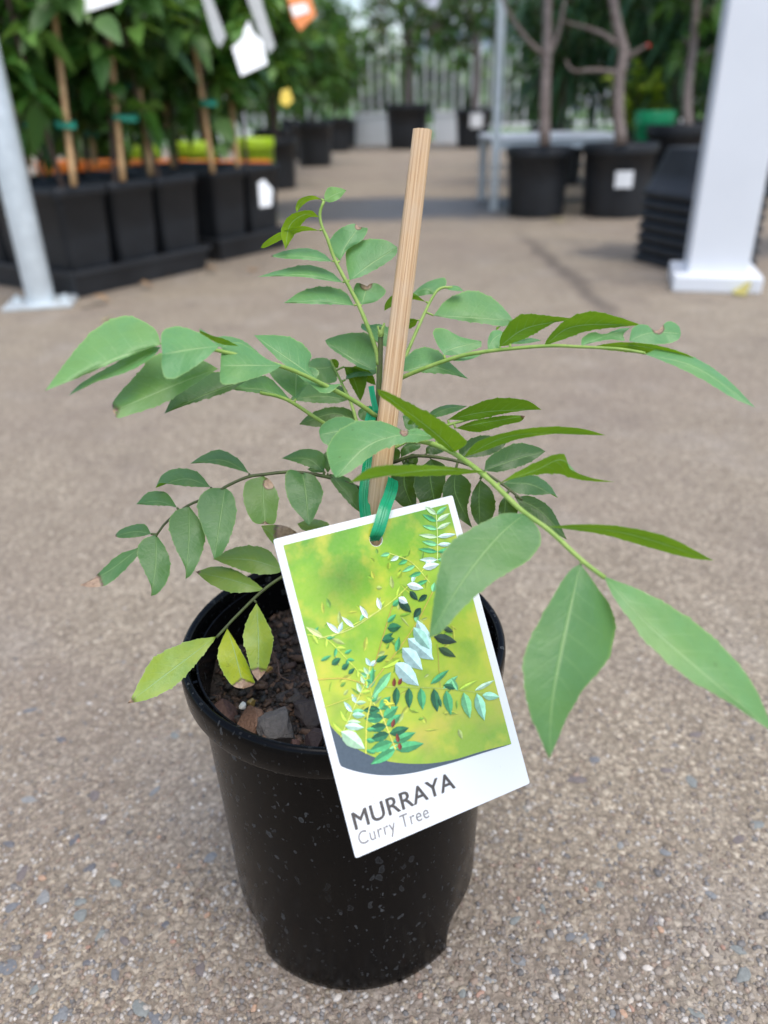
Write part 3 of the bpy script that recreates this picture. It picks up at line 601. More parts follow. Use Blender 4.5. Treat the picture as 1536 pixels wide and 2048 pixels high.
# D: the long leaf arching right
frond([(775, 775, .329), (800, 757, .327), (895, 720, .319), (965, 704, .313), (1090, 692, .302), (1165, 694, .295), (1240, 698, .289), (1290, 706, .285)], .0010, .0005, [
 (5, [(285, 405), (310, 385), (430, 352)], [(255, 355), (245, 312), (285, 303), (350, 335)], [(330, 405), (420, 378), (430, 362)], dict(dzt=.004, dU=.006, dV=-.002, tone=.1)),
 (5, [(130, 468), (240, 450), (380, 498)], [(133, 420), (195, 378), (262, 390), (320, 445)], [(200, 472), (300, 478), (350, 490)], dict(dzt=.003, dU=.009, dV=-.002, tone=.1, zb=.325)),
 (5, [(300, 425), (370, 408), (432, 402)], [(340, 412), (390, 400)], [(350, 428), (400, 418)], dict(dU=.003, tone=.05)),
 (5, [(455, 388), (475, 345), (515, 318)], [(455, 350), (470, 315), (500, 310)], [(500, 380), (515, 345)], dict(dzt=.005, dU=.004, tone=.05)),
 (5, [(540, 362), (600, 350), (662, 348)], [(580, 348), (620, 340)], [(590, 362), (640, 354)], dict(dU=.002, dzt=.004, tone=.05)),
 (5, [(500, 372), (610, 300), (805, 266)], [(505, 335), (545, 275), (600, 248), (700, 256)], [(540, 365), (620, 330), (720, 277)], dict(und=1, dzt=-.004, dU=-.007, dV=.002, tone=.2)),
 (5, [(672, 370), (790, 295), (1050, 290)], [(690, 335), (755, 272), (850, 238), (950, 257)], [(745, 345), (840, 312), (960, 297)], dict(und=1, dzt=-.006, dU=-.007, dV=.002, tone=.2)),
 (5, [(815, 370), (900, 335), (1005, 300)], [(820, 340), (860, 318), (905, 325), (960, 305)], [(870, 355), (930, 345), (980, 350), (978, 325)], dict(dzt=.004, dU=.004, tone=.05)),
 (5, [(1000, 352), (1080, 320), (1200, 322)], [(1015, 300), (1060, 288), (1105, 312), (1150, 276), (1190, 292)], [(1080, 362), (1150, 360), (1190, 345)], dict(dzt=.003, dU=.005, dV=-.002, tone=.05, zb=.289, spotb=(1112, 302, 22))),
 (5, [(830, 378), (1050, 372), (1302, 450)], [(960, 357), (1100, 367), (1220, 402)], [(960, 390), (1100, 407), (1210, 425)], dict(und=1, dzt=-.012, dU=-.004, dV=.004, tone=.2)),
 (5, [(1060, 402), (1260, 455), (1487, 608)], [(1140, 378), (1270, 425), (1380, 500)], [(1160, 440), (1280, 497), (1400, 570)], dict(dzt=-.018, dU=.006, dV=-.003, tone=.0)),
])
# F: leaf lying behind the front one
frond([(770, 905, .330), (820, 880, .332), (880, 855, .333), (940, 838, .334)], .0009, .0006, [
 (5, [(300, 655), (450, 625), (662, 616)], [(370, 612), (480, 574), (600, 580)], [(400, 655), (520, 630), (610, 618)], dict(und=1, dzt=-.008, dU=-.006, dV=.003, tone=.3)),
 (5, [(330, 688), (450, 665), (600, 640)], [(400, 660), (500, 642), (560, 638)], [(420, 702), (520, 675), (580, 662)], dict(und=1, dzt=-.006, dU=-.003, dV=.003, tone=.15, burn=.06)),
 (5, [(225, 650), (290, 615), (375, 602)], [(240, 620), (300, 598)], [(280, 640), (340, 620)], dict(dzt=.002, dU=.004, tone=.6)),
 (5, [(190, 660), (160, 665), (125, 640)], [(180, 645), (150, 635)], [(180, 690), (140, 690)], dict(dU=.004, tone=.5)),
 (5, [(150, 690), (190, 640), (260, 640)], [(150, 660), (200, 630)], [(190, 690), (240, 670)], dict(und=1, dU=-.003, dV=.003, tone=.5)),
])
# G: the dark drooping leaf over the label
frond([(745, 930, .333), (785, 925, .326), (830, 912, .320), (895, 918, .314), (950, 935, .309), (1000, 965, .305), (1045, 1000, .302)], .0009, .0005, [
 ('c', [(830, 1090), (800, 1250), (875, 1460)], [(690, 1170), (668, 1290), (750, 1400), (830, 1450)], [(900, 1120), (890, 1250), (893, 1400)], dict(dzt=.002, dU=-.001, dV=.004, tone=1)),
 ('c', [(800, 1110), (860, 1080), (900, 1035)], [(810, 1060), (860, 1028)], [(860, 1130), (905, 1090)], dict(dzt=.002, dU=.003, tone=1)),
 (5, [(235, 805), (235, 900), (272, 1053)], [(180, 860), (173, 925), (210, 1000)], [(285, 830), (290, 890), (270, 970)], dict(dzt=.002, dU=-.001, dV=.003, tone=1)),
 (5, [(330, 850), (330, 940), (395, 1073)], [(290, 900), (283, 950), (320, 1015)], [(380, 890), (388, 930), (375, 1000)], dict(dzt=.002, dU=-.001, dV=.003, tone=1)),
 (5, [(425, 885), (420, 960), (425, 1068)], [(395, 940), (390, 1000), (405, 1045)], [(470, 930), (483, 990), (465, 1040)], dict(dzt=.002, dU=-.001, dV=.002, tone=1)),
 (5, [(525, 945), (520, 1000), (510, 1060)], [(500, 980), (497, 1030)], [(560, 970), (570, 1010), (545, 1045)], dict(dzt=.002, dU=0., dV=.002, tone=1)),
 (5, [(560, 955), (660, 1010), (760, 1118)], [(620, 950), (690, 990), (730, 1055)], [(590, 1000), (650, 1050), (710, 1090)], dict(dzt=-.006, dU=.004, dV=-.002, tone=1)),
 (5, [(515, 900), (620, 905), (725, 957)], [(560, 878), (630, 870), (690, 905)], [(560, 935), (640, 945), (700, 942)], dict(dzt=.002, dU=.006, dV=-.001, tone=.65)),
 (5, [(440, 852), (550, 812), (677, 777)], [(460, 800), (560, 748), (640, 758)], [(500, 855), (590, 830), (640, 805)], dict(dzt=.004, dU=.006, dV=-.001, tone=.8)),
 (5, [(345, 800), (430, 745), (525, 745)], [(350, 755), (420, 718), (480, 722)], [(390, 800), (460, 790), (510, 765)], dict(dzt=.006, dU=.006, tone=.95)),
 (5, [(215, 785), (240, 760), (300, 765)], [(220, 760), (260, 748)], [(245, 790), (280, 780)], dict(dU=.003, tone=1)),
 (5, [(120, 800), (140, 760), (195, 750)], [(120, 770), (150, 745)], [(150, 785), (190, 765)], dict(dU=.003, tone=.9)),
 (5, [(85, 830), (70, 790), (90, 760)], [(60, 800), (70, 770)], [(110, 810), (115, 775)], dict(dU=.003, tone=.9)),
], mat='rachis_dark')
# H: the dark green leaf reaching left
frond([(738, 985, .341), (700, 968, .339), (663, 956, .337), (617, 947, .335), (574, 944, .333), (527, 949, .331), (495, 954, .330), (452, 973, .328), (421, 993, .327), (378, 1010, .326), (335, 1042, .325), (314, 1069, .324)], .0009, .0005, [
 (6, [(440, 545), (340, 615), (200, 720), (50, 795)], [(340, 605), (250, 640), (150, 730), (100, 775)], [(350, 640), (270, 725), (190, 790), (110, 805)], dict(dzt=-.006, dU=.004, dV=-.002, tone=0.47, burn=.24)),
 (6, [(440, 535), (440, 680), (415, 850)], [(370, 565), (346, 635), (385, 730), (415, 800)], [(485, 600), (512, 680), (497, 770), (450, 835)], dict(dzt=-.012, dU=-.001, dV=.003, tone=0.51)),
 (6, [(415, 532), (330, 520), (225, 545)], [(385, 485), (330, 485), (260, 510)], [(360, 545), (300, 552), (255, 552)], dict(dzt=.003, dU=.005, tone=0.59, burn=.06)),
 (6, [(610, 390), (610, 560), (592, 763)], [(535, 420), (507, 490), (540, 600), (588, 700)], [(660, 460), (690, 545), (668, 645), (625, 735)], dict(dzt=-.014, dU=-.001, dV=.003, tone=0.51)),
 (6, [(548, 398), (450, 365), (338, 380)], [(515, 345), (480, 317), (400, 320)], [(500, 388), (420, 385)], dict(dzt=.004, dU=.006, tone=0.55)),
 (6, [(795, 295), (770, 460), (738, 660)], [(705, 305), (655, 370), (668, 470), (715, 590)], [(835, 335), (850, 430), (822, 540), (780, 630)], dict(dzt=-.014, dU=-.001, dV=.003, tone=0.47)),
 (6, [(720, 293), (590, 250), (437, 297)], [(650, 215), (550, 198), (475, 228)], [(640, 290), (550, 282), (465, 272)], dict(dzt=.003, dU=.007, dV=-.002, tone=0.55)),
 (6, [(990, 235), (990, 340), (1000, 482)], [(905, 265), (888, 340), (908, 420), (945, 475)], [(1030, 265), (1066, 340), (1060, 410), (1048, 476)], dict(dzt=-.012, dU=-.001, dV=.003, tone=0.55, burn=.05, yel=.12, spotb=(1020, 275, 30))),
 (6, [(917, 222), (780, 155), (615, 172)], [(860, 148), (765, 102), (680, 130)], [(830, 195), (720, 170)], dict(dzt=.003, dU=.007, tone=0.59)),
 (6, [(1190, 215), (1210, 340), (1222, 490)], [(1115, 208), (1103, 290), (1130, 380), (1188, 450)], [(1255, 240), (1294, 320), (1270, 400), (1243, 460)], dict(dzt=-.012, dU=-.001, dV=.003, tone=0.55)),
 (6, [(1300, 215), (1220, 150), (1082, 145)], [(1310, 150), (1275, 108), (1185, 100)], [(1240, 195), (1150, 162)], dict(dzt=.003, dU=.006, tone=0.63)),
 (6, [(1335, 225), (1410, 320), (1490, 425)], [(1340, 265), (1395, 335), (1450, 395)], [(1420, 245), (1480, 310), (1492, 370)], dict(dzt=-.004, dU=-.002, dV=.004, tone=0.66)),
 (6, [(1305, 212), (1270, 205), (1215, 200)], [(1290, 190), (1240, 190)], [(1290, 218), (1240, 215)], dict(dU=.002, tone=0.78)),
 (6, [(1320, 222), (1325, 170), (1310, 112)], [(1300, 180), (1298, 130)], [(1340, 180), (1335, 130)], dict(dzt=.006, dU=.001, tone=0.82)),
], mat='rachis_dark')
# I: the lowest, yellowing leaf
frond([(715, 1180, .356), (640, 1120, .350), (590, 1140, .345), (567, 1152, .343), (527, 1180, .341), (476, 1229, .338), (433, 1275, .336)], .0009, .0006, [
 (6, [(750, 1057), (560, 1200), (295, 1400)], [(600, 1085), (440, 1160), (385, 1235), (325, 1350)], [(720, 1100), (640, 1200), (540, 1305), (420, 1370), (345, 1392)], dict(dzt=-.014, dU=.004, dV=-.002, tone=0, yel=.62, burn=.06)),
 (6, [(805, 1015), (845, 1140), (890, 1325)], [(765, 1110), (760, 1180), (795, 1260), (838, 1312)], [(850, 1090), (905, 1190), (932, 1260), (944, 1300)], dict(dzt=-.006, dU=-.001, dV=.003, tone=0, yel=.95, burn=.16)),
 (6, [(955, 885), (965, 1070), (962, 1285)], [(910, 970), (888, 1060), (905, 1140), (930, 1235)], [(1000, 970), (1037, 1060), (1030, 1140), (1003, 1230)], dict(dzt=-.010, dU=-.001, dV=.003, tone=0, yel=.7, burn=.16)),
 (6, [(1000, 822), (830, 768), (643, 726)], [(920, 760), (830, 712), (735, 700)], [(900, 830), (810, 827), (715, 785)], dict(dzt=.002, dU=.007, dV=-.002, tone=.3, yel=.42, burn=.04)),
 (6, [(1090, 715), (920, 665), (732, 660)], [(1020, 620), (920, 594), (820, 612)], [(1050, 735), (940, 733), (820, 695)], dict(dzt=.002, dU=.007, dV=-.002, tone=.35, yel=.35)),
 (6, [(1080, 600), (1040, 540), (978, 490)], [(1165, 540), (1110, 495), (1040, 485)], [(1040, 580), (1000, 530)], dict(dzt=.006, dU=.005, tone=.4, yel=.35, zb=.35, spotb=(1120, 520, 70))),
 (6, [(1310, 520), (1260, 495), (1163, 480)], [(1325, 480), (1260, 458), (1200, 465)], [(1250, 525), (1190, 510)], dict(dzt=.004, dU=.006, tone=.4, yel=.35, zb=.352)),
], mat='rachis_dark')
# E: the front leaf, hanging towards the camera on the right
frond([(757, 872, .330), (800, 880, .318), (850, 884, .307), (905, 905, .296), (970, 952, .284), (1040, 1018, .272), (1100, 1062, .264), (1165, 1122, .256), (1210, 1156, .252)], .0012, .0008, [
 (7, [(708, 325), (640, 620), (585, 930), (570, 1188)], [(650, 370), (560, 520), (470, 700), (458, 820), (482, 970), (525, 1080)], [(790, 440), (850, 540), (857, 640), (820, 760), (720, 880), (650, 1000), (608, 1100)], dict(dzt=-.020, dU=-.001, dV=.006, zm=-.004, tone=.42)),
 (7, [(810, 380), (1000, 590), (1250, 810), (1560, 1070)], [(975, 445), (1130, 530), (1280, 640), (1430, 800), (1510, 940)], [(860, 480), (930, 575), (1000, 670), (1170, 820), (1370, 940), (1500, 1030)], dict(dzt=-.022, dU=.007, dV=-.003, zm=-.003, tone=.05, yel=.08)),
 (7, [(460, 105), (330, 220), (170, 430), (38, 655)], [(370, 105), (250, 160), (130, 240), (85, 345), (60, 500)], [(522, 170), (530, 235), (475, 310), (330, 400), (200, 510), (100, 620)], dict(dzt=-.022, dU=.006, dV=-.002, zm=-.004, tone=.42)),
 (7, [(560, 162), (900, 190), (1297, 312)], [(720, 152), (900, 163), (1100, 210)], [(800, 195), (1000, 250), (1180, 298)], dict(und=1, dzt=-.010, dU=-.004, dV=.004, tone=.1)),
 (0, [(972, 944), (850, 941), (697, 966)], [(900, 934), (820, 930), (745, 935)], [(900, 950), (820, 952), (745, 952)], dict(und=1, dzt=-.030, dU=-.004, dV=.005, tone=-.1, yel=.1)),
 (5, [(500, 900), (640, 850), (740, 810), (820, 875), (945, 895)], [(590, 845), (735, 787), (775, 845), (850, 878)], [(600, 872), (715, 862), (790, 882), (870, 893)], dict(und=1, dzt=-.004, dU=-.003, dV=.004, tone=.1, yel=.1)),
 (5, [(360, 800), (560, 715), (910, 715)], [(420, 738), (560, 697), (700, 682), (820, 690)], [(440, 775), (580, 728), (750, 706), (850, 708)], dict(und=1, dzt=-.006, dU=-.004, dV=.003, tone=.2)),
 (5, [(328, 780), (230, 690), (28, 538)], [(370, 735), (250, 645), (110, 570), (60, 545)], [(300, 770), (190, 680), (90, 600), (40, 565)], dict(und=1, dzt=-.026, dU=-.006, dV=.004, tone=.2, yel=.1)),
 ('c', [(1060, 900), (800, 880), (520, 970), (275, 1212)], [(900, 835), (800, 850), (640, 785), (430, 783), (280, 870), (208, 1000), (235, 1140)], [(900, 935), (780, 945), (600, 1010), (420, 1140), (320, 1200)], dict(dzt=-.018, dU=.008, dV=-.003, tone=.05, spotb=(800, 862, 30))),
 ('c', [(480, 830), (320, 850), (150, 880)], [(400, 760), (290, 745), (195, 785), (148, 840)], [(420, 900), (300, 960), (200, 955), (160, 915)], dict(dzt=-.002, dU=.006, dV=-.002, tone=.2, zb=.318)),
])

# ------------------------------------------------------------------ the plant label
Z0 = .283; TL, TR, BR, BL = un(550, 1080, Z0), un(907, 988, Z0*1.1024), un(1057, 1566, Z0*1.0841), un(709, 1720, Z0*.9817)
cen = (TL+TR+BR+BL)/4; e1 = (TR-TL+BR-BL)/2; CW = e1.length; e1 = e1/CW; e2 = (BL-TL+BR-TR)/2; CH = e2.length; e2 = e2/CH
k_ = e1.dot(e2)/2; e1, e2 = (e1-e2*k_).normalized(), (e2-e1*k_).normalized(); e2 = (e2-e1*e2.dot(e1)).normalized(); TL = cen-e1*CW/2-e2*CH/2; en = e2.cross(e1)
if en.dot(CAM-TL) < 0: en = -en
LAB = empty('plant_label', TL, 'white hanging plant label with a printed leaf photo, tied to the stake', 'label')
LAB.matrix_world = Matrix(((e1.x, -e2.x, en.x, TL.x), (e1.y, -e2.y, en.y, TL.y), (e1.z, -e2.z, en.z, TL.z), (0, 0, 0, 1)))
KQ['t'] = (540, 980, 2.6942)
def loc(px, py):                                    # place on the card, in the card's own metres
    d = rt*((px-IW/2)/FPX) - up*((py-IH/2)/FPX) + fwd; q = CAM + d*((TL-CAM).dot(en)/d.dot(en)); q = q-TL
    return (q.dot(e1), -q.dot(e2))
def tl(pts): return [loc(*p) for p in conv('t', pts)]
HC = loc(752, 1079); HR = .0026
def fill(name, outline, holes, h, thick, mat, parent, bow=True):
    bm = bmesh.new(); ed = []
    for lp in [outline]+holes:
        vv = [bm.verts.new((x, y, h)) for x, y in lp]
        ed += [bm.edges.new((vv[i], vv[(i+1) % len(vv)])) for i in range(len(vv))]
    bmesh.ops.triangle_fill(bm, edges=ed, use_beauty=True)
    bmesh.ops.recalc_face_normals(bm, faces=bm.faces)
    if bm.faces and sum(f.normal.z for f in bm.faces) < 0: bmesh.ops.reverse_faces(bm, faces=bm.faces)
    if thick:
        r_ = bmesh.ops.extrude_face_region(bm, geom=list(bm.faces)); vv = [e for e in r_['geom'] if isinstance(e, bmesh.types.BMVert)]
        bmesh.ops.translate(bm, verts=vv, vec=(0, 0, -thick)); bmesh.ops.recalc_face_normals(bm, faces=bm.faces)
    me = bpy.data.meshes.new(name); bm.to_mesh(me); bm.free(); return link(name, me, mat, parent)
circ = lambda r, n=28: [(HC[0]+r*math.cos(2*math.pi*k/n), HC[1]+r*math.sin(2*math.pi*k/n)) for k in range(n)]
def rrect(x0, y0, x1, y1, r, n=5):
    o = []
    for cx, cy, a0 in ((x1-r, y1-r, 0), (x0+r, y1-r, 90), (x0+r, y0+r, 180), (x1-r, y0+r, 270)):
        for k in range(n+1): a = R(a0+90*k/n); o.append((cx+r*math.cos(a), cy+r*math.sin(a)))
    return o
fill('card', rrect(0, -CH, CW, 0, .0008), [circ(HR)], 0, .0005, M['card'], LAB)
curve = [(p.x, p.y) for p in catmull([(a, b, 0) for a, b in tl([(288, 1212), (330, 1275), (385, 1332), (470, 1395), (580, 1446), (690, 1470), (850, 1474), (1000, 1450), (1150, 1405), (1300, 1368)])], 36)]
low = [(p.x, p.y) for p in catmull([(a, b, 0) for a, b in tl([(1300, 1369), (1120, 1425), (950, 1478), (760, 1525), (600, 1536), (450, 1512), (352, 1474)])], 30)]
bx = .0030
pic = [(bx, -bx), (CW-bx, -bx)]+curve[::-1]
pic = [(max(bx, min(CW-bx, x)), y) for x, y in pic]
photo = fill('printed_photo', pic, [circ(HR*1.06)], .00012, 0, M['print'], LAB)
sw = [(max(bx, x), y) for x, y in curve[:-1]]+[(CW-bx, curve[-1][1])]+low[1:]; sw = [(min(CW-bx, max(bx, x)), y) for x, y in sw]
fill('printed_swoosh', sw, [], .00018, 0, M['swoosh'], LAB)
def text(body, k, p0, p1, capz, mat, off, sp):
    cu = bpy.data.curves.new('lettering', 'FONT'); cu.body = body; cu.size = 1; cu.space_character = sp; cu.resolution_u = 6
    to = bpy.data.objects.new('lettering', cu); COL.objects.link(to); bpy.context.view_layer.update()
    me = bpy.data.meshes.new_from_object(to.evaluated_get(bpy.context.evaluated_depsgraph_get())); bpy.data.objects.remove(to)
    a, b = Vector(tl([p0])[0]), Vector(tl([p1])[0]); xs = [v.co.x for v in me.vertices]; x0, x1 = min(xs), max(xs)
    cap = max(v.co.y for v in me.vertices)
    sx_ = (b-a).length/(x1-x0); d = (b-a).normalized(); nrm = Vector((-d.y, d.x)); sy_ = capz/2.6942*.29/FPX/cap
    for v in me.vertices:
        q = a+d*((v.co.x-x0)*sx_)+nrm*(v.co.y*sy_); v.co = (q.x, q.y, .00018)
    me.materials.clear()
    if off > 0:                                     # heavier strokes: the same outlines shifted and joined
        bm = bmesh.new(); bm.from_mesh(me); g0 = list(bm.verts)+list(bm.edges)+list(bm.faces)
        for i, (ox, oy) in enumerate(((off, 0), (-off, 0), (0, off*.6), (0, -off*.6))):
            r_ = bmesh.ops.duplicate(bm, geom=g0); vv = [e for e in r_['geom'] if isinstance(e, bmesh.types.BMVert)]
            bmesh.ops.translate(bm, verts=vv, vec=(d.x*ox+nrm.x*oy, d.y*ox+nrm.y*oy, .000004*(i+1)))
        bm.to_mesh(me); bm.free()
    return link('lettering', me, mat, LAB)
text('MURRAYA', 't', (461, 1831), (998, 1603), 88, M['ink'], .00016, 1.04)
text('Curry Tree', 't', (484, 1915), (860, 1762), 68, M['ink2'], 0, 1.08)
# leaves and stalks of the printed photograph (flat print on the card)
mb = MB(); HP = [.00020]
def pleaf(b, t, w, col, k2=1.15):
    a, c = Vector(tl([b])[0]), Vector(tl([t])[0]); d = c-a; L_ = d.length; d = d/L_; n_ = Vector((-d.y, d.x)); w = w/2.6942*.29/FPX
    P = [(0, 0), (.2, .75), (.42, 1), (.7, .72), (1, 0)]; HP[0] += .0000012; h = HP[0]; dk = tuple(x*.62 for x in col)
    up_ = [a+d*L_*s+n_*w*q for s, q in P]; dn = [a+d*L_*s-n_*w*q for s, q in P]; md = [a+d*L_*s for s, q in P]
    v3 = lambda q: (q.x, q.y, h)
    mb.add([v3(p) for p in up_]+[v3(p) for p in md], [(i+5, i+6, i+1, i) for i in range(4)], tuple(min(1, x*k2) for x in col))
    mb.add([v3(p) for p in dn]+[v3(p) for p in md], [(i, i+1, i+6, i+5) for i in range(4)], dk)
def pline(pts, w, col):
    P = [Vector((a, b)) for a, b in tl(pts)]; P = [Vector((p.x, p.y)) for p in catmull([(p.x, p.y, 0) for p in P], 16)]; w = w/2.6942*.29/FPX; vs = []; HP[0] += .0000012
    for i, p in enumerate(P):
        d = (P[min(i+1, 16)]-P[max(0, i-1)]).normalized(); n_ = Vector((-d.y, d.x)); vs += [(*(p+n_*w), HP[0]), (*(p-n_*w), HP[0])]
    mb.add(vs, [(2*i, 2*i+1, 2*i+3, 2*i+2) for i in range(16)], col)
rp = random.Random(9)
def sprig(pts, n, ln, w, cols, ang=65, t0=.08, stalk=(.45, .6, .12), sw_=2.4, one=None, bend=0):
    pline(pts, sw_, stalk); P = catmull([(a, b, 0) for a, b in pts], 60)
    for i in range(n):
        t = t0+(1-t0)*i/max(1, n-1); j = min(59, int(t*60)); p = P[j]; d = (P[j+1]-P[j]).normalized(); k = ln*(1-.35*t)*rp.uniform(.85, 1.12)
        for sd_ in ((-1, 1) if one is None else (one,)):
            a = R(ang*(1-.4*t)+rp.uniform(-8, 8)+bend)*sd_; q = (d.x*math.cos(a)-d.y*math.sin(a), d.x*math.sin(a)+d.y*math.cos(a))
            pleaf((p.x, p.y), (p.x+q[0]*k, p.y+q[1]*k), w*rp.uniform(.85, 1.1), rp.choice(cols))
for k in range(150):                                # soft out of focus foliage of the printed photo
    px_, py_ = rp.uniform(230, 1250), rp.uniform(300, 1320)
    if py_ > 1440-(px_ < 480)*200 or px_ < 80+py_*.24 or px_ > 1010+(py_-250)*.235-90 or (py_ < 620 and px_ < 560): continue
    a_ = rp.uniform(0, 6.28); q_ = rp.uniform(30, 85); pleaf((px_, py_), (px_+q_*math.cos(a_), py_+q_*math.sin(a_)), rp.uniform(6, 15), rp.choice([(.36, .52, .05), (.24, .46, .05), (.50, .56, .07), (.20, .40, .06), (.44, .55, .16)]), 1.04)
DG, MG, LG, WB, YG = (.03, .17, .07), (.09, .42, .16), (.22, .62, .28), (.55, .80, .78), (.50, .72, .08)
pleaf_cols = [MG, DG, LG]
sprig([(640, 1440), (560, 1150), (520, 1000)], 7, 70, 12, [YG, LG], 70, stalk=(.65, .68, .10))
sprig([(380, 1330), (470, 1130), (520, 1020), (540, 940)], 8, 75, 13, [YG, LG, (.5, .8, .45), WB], 70, stalk=(.7, .74, .2))
sprig([(200, 780), (300, 800), (440, 940), (520, 1030)], 6, 60, 10, [YG, MG], 60, stalk=(.6, .7, .1))
sprig([(676, 1400), (640, 1310), (590, 1180)], 6, 150, 27, [DG, MG, (.05, .26, .12)], 105, t0=.02, stalk=(.68, .62, .12), sw_=4)
sprig([(515, 1420), (520, 1250), (545, 1130)], 6, 55, 12, [DG, MG], 110, stalk=(.66, .66, .1), sw_=4, one=1)
sprig([(560, 950), (640, 680), (660, 620)], 4, 80, 16, [DG, MG], 50, stalk=(.50, .33, .08), one=1)
sprig([(520, 1080), (760, 760), (880, 540)], 4, 90, 16, [MG, LG], 40, stalk=(.55, .45, .1), sw_=3, one=-1)
sprig([(330, 790), (600, 640), (740, 520), (850, 400)], 6, 75, 12, [YG, LG, WB], 40, stalk=(.62, .70, .12), one=-1)
sprig([(260, 800), (430, 750), (600, 640)], 5, 110, 14, [(.75, .88, .82), (.7, .82, .3)], 150, stalk=(.65, .7, .2), one=-1, bend=-10)
sprig([(860, 500), (760, 390), (640, 340)], 6, 85, 13, [LG, (.65, .85, .75), MG], 75, stalk=(.6, .68, .15), one=-1)
sprig([(900, 380), (900, 250), (893, 128)], 7, 112, 15, [LG, MG, (.55, .78, .45), (.6, .82, .75)], 95, stalk=(.62, .75, .3), t0=.02)
for b, t, w_, c in [((790, 700), (870, 900), 40, WB), ((740, 800), (880, 915), 48, WB), ((710, 850), (820, 970), 45, WB), ((670, 930), (800, 1055), 48, WB), ((770, 740), (860, 860), 36, (.4, .72, .6)), ((650, 980), (545, 1120), 26, LG), ((700, 905), (600, 960), 18, YG),
  ((690, 590), (760, 660), 26, (.02, .07, .04)), ((750, 545), (795, 595), 18, (.02, .07, .04)), ((845, 565), (795, 600), 16, (.02, .08, .04)), ((810, 635), (770, 690), 20, (.03, .10, .06)), ((630, 745), (705, 735), 26, DG), ((600, 810), (670, 800), 20, DG), ((880, 790), (1005, 820), 28, (.04, .07, .05)), ((905, 850), (1000, 900), 22, (.05, .10, .04)), ((930, 740), (985, 765), 16, (.05, .09, .05)), ((735, 510), (825, 530), 22, (.7, .85, .85)), ((690, 580), (740, 610), 20, (.7, .85, .9)), ((820, 420), (910, 400), 22, (.7, .85, .85)),
  ((330, 940), (380, 905), 18, DG), ((385, 965), (425, 935), 16, DG), ((420, 990), (455, 960), 12, DG), ((270, 920), (330, 890), 10, MG), ((400, 880), (440, 860), 10, MG), ((380, 1300), (510, 1395), 40, (.55, .85, .55)), ((400, 1270), (505, 1280), 20, (.6, .88, .7)), ((440, 1210), (510, 1215), 18, (.4, .75, .5))]: pleaf(b, t, w_, c)
pline([(620, 1060), (800, 1062), (1000, 1075), (1150, 1095)], 2.2, (.45, .55, .12)); pline([(900, 830), (915, 1060)], 1.6, (.5, .36, .1)); pline([(250, 1020), (400, 1015), (520, 1050)], 2, (.7, .5, .1)); pline([(290, 1170), (500, 1095)], 2, (.6, .6, .1))
for i, (bx_, by_) in enumerate([(680, 1062), (745, 1065), (810, 1066), (880, 1070), (945, 1080), (1040, 1090), (1110, 1095)]):
    pleaf((bx_, by_), (bx_-5+i*8, by_+105+i*7), 22+i*2, [DG, DG, MG, DG, MG, LG, (.35, .75, .5)][i])
for b, t, w_, c in [((862, 1045), (962, 968), 18, MG), ((930, 1070), (1010, 1000), 18, LG), ((930, 1050), (1010, 1070), 16, DG), ((1010, 1080), (1120, 1022), 12, YG), ((1100, 1080), (1205, 1025), 14, (.6, .85, .6)), ((1140, 1105), (1235, 1115), 24, (.4, .8, .55)), ((905, 1120), (920, 1170), 12, DG), ((1010, 1080), (975, 1010), 14, LG)]: pleaf(b, t, w_, c)
for k in range(9): pleaf((620+rp.uniform(-15, 20), 1140+rp.uniform(-20, 30)), (640+rp.uniform(-35, 40), 1180+rp.uniform(-40, 20)), 8, (.72, .78, .08))
for b, t in [((655, 1280), (668, 1230)), ((690, 1360), (680, 1310)), ((700, 1400), (694, 1360)), ((665, 1060), (668, 1010)), ((690, 1050), (708, 1012))]: pleaf(b, t, 12, (.24, .05, .03))
pr = mb.build('printed_leaves', M['vprint'], LAB, smooth=False, col=True)

# ------------------------------------------------------------------ the green tie
def ribbon(mb, pts, w, n=30, th=.0003):
    P = catmull([p[0] for p in pts], n); A = catmull([p[1] for p in pts], n); vs = []; uv = []
    for i, p in enumerate(P):
        d = (P[min(i+1, n)]-P[max(i-1, 0)]).normalized(); a = (A[i]-d*A[i].dot(d)).normalized(); q = d.cross(a)
        for j in range(5):
            t = (j-2)/2; vs.append(p+a*w*t+q*(.0004*(1-t*t))); uv.append((j/4, i/n))
    mb.add(vs, [(i*5+j, i*5+j+1, (i+1)*5+j+1, (i+1)*5+j) for i in range(n) for j in range(4)], None, uv)
TIE = empty('plant_tie', un(752, 1000, .315), 'green plastic tie looping the stake and threaded through the label hole', 'tie'); TO = TIE.location.copy()
hz = TL+e1*HC[0]+e2*(-HC[1])
mb = MB(); X = rt
ribbon(mb, [(hz-en*.004, X), (hz-en*.0012+e2*-.0006, X), (hz+en*.0016-e2*.0016, X), (un(760, 1050, .2955), X+up*.1), (un(771, 1012, .2985), X+up*.25), (un(781, 985, .306), X+up*.3), (un(786, 955, .322), X*.5+fwd), (un(770, 930, .336), X*.2+fwd), (un(748, 925, .337), X*-.2+fwd)], .0025, 44)
ribbon(mb, [(hz-en*.004, X), (un(738, 1062, .313), X), (un(731, 1030, .318), X), (un(729, 985, .322), X+fwd*.2), (un(736, 930, .326), X+fwd*.3), (un(740, 880, .328), X+fwd*.3), (un(739, 845, .329), X+fwd*.2), (un(748, 815, .330), X+fwd*.6)], .0024, 40)
mb.build('loop', M['ribbon'], TIE, TO, uv=True)
mb = MB(); ribbon(mb, [(un(752, 822, .3295), X+fwd*.3), (un(747, 800, .3285), X+fwd*.3), (un(742, 772, .3275), X+fwd*.5)], .0013, 14)
mb.build('tail', M['ribbon'], TIE, TO, uv=True)

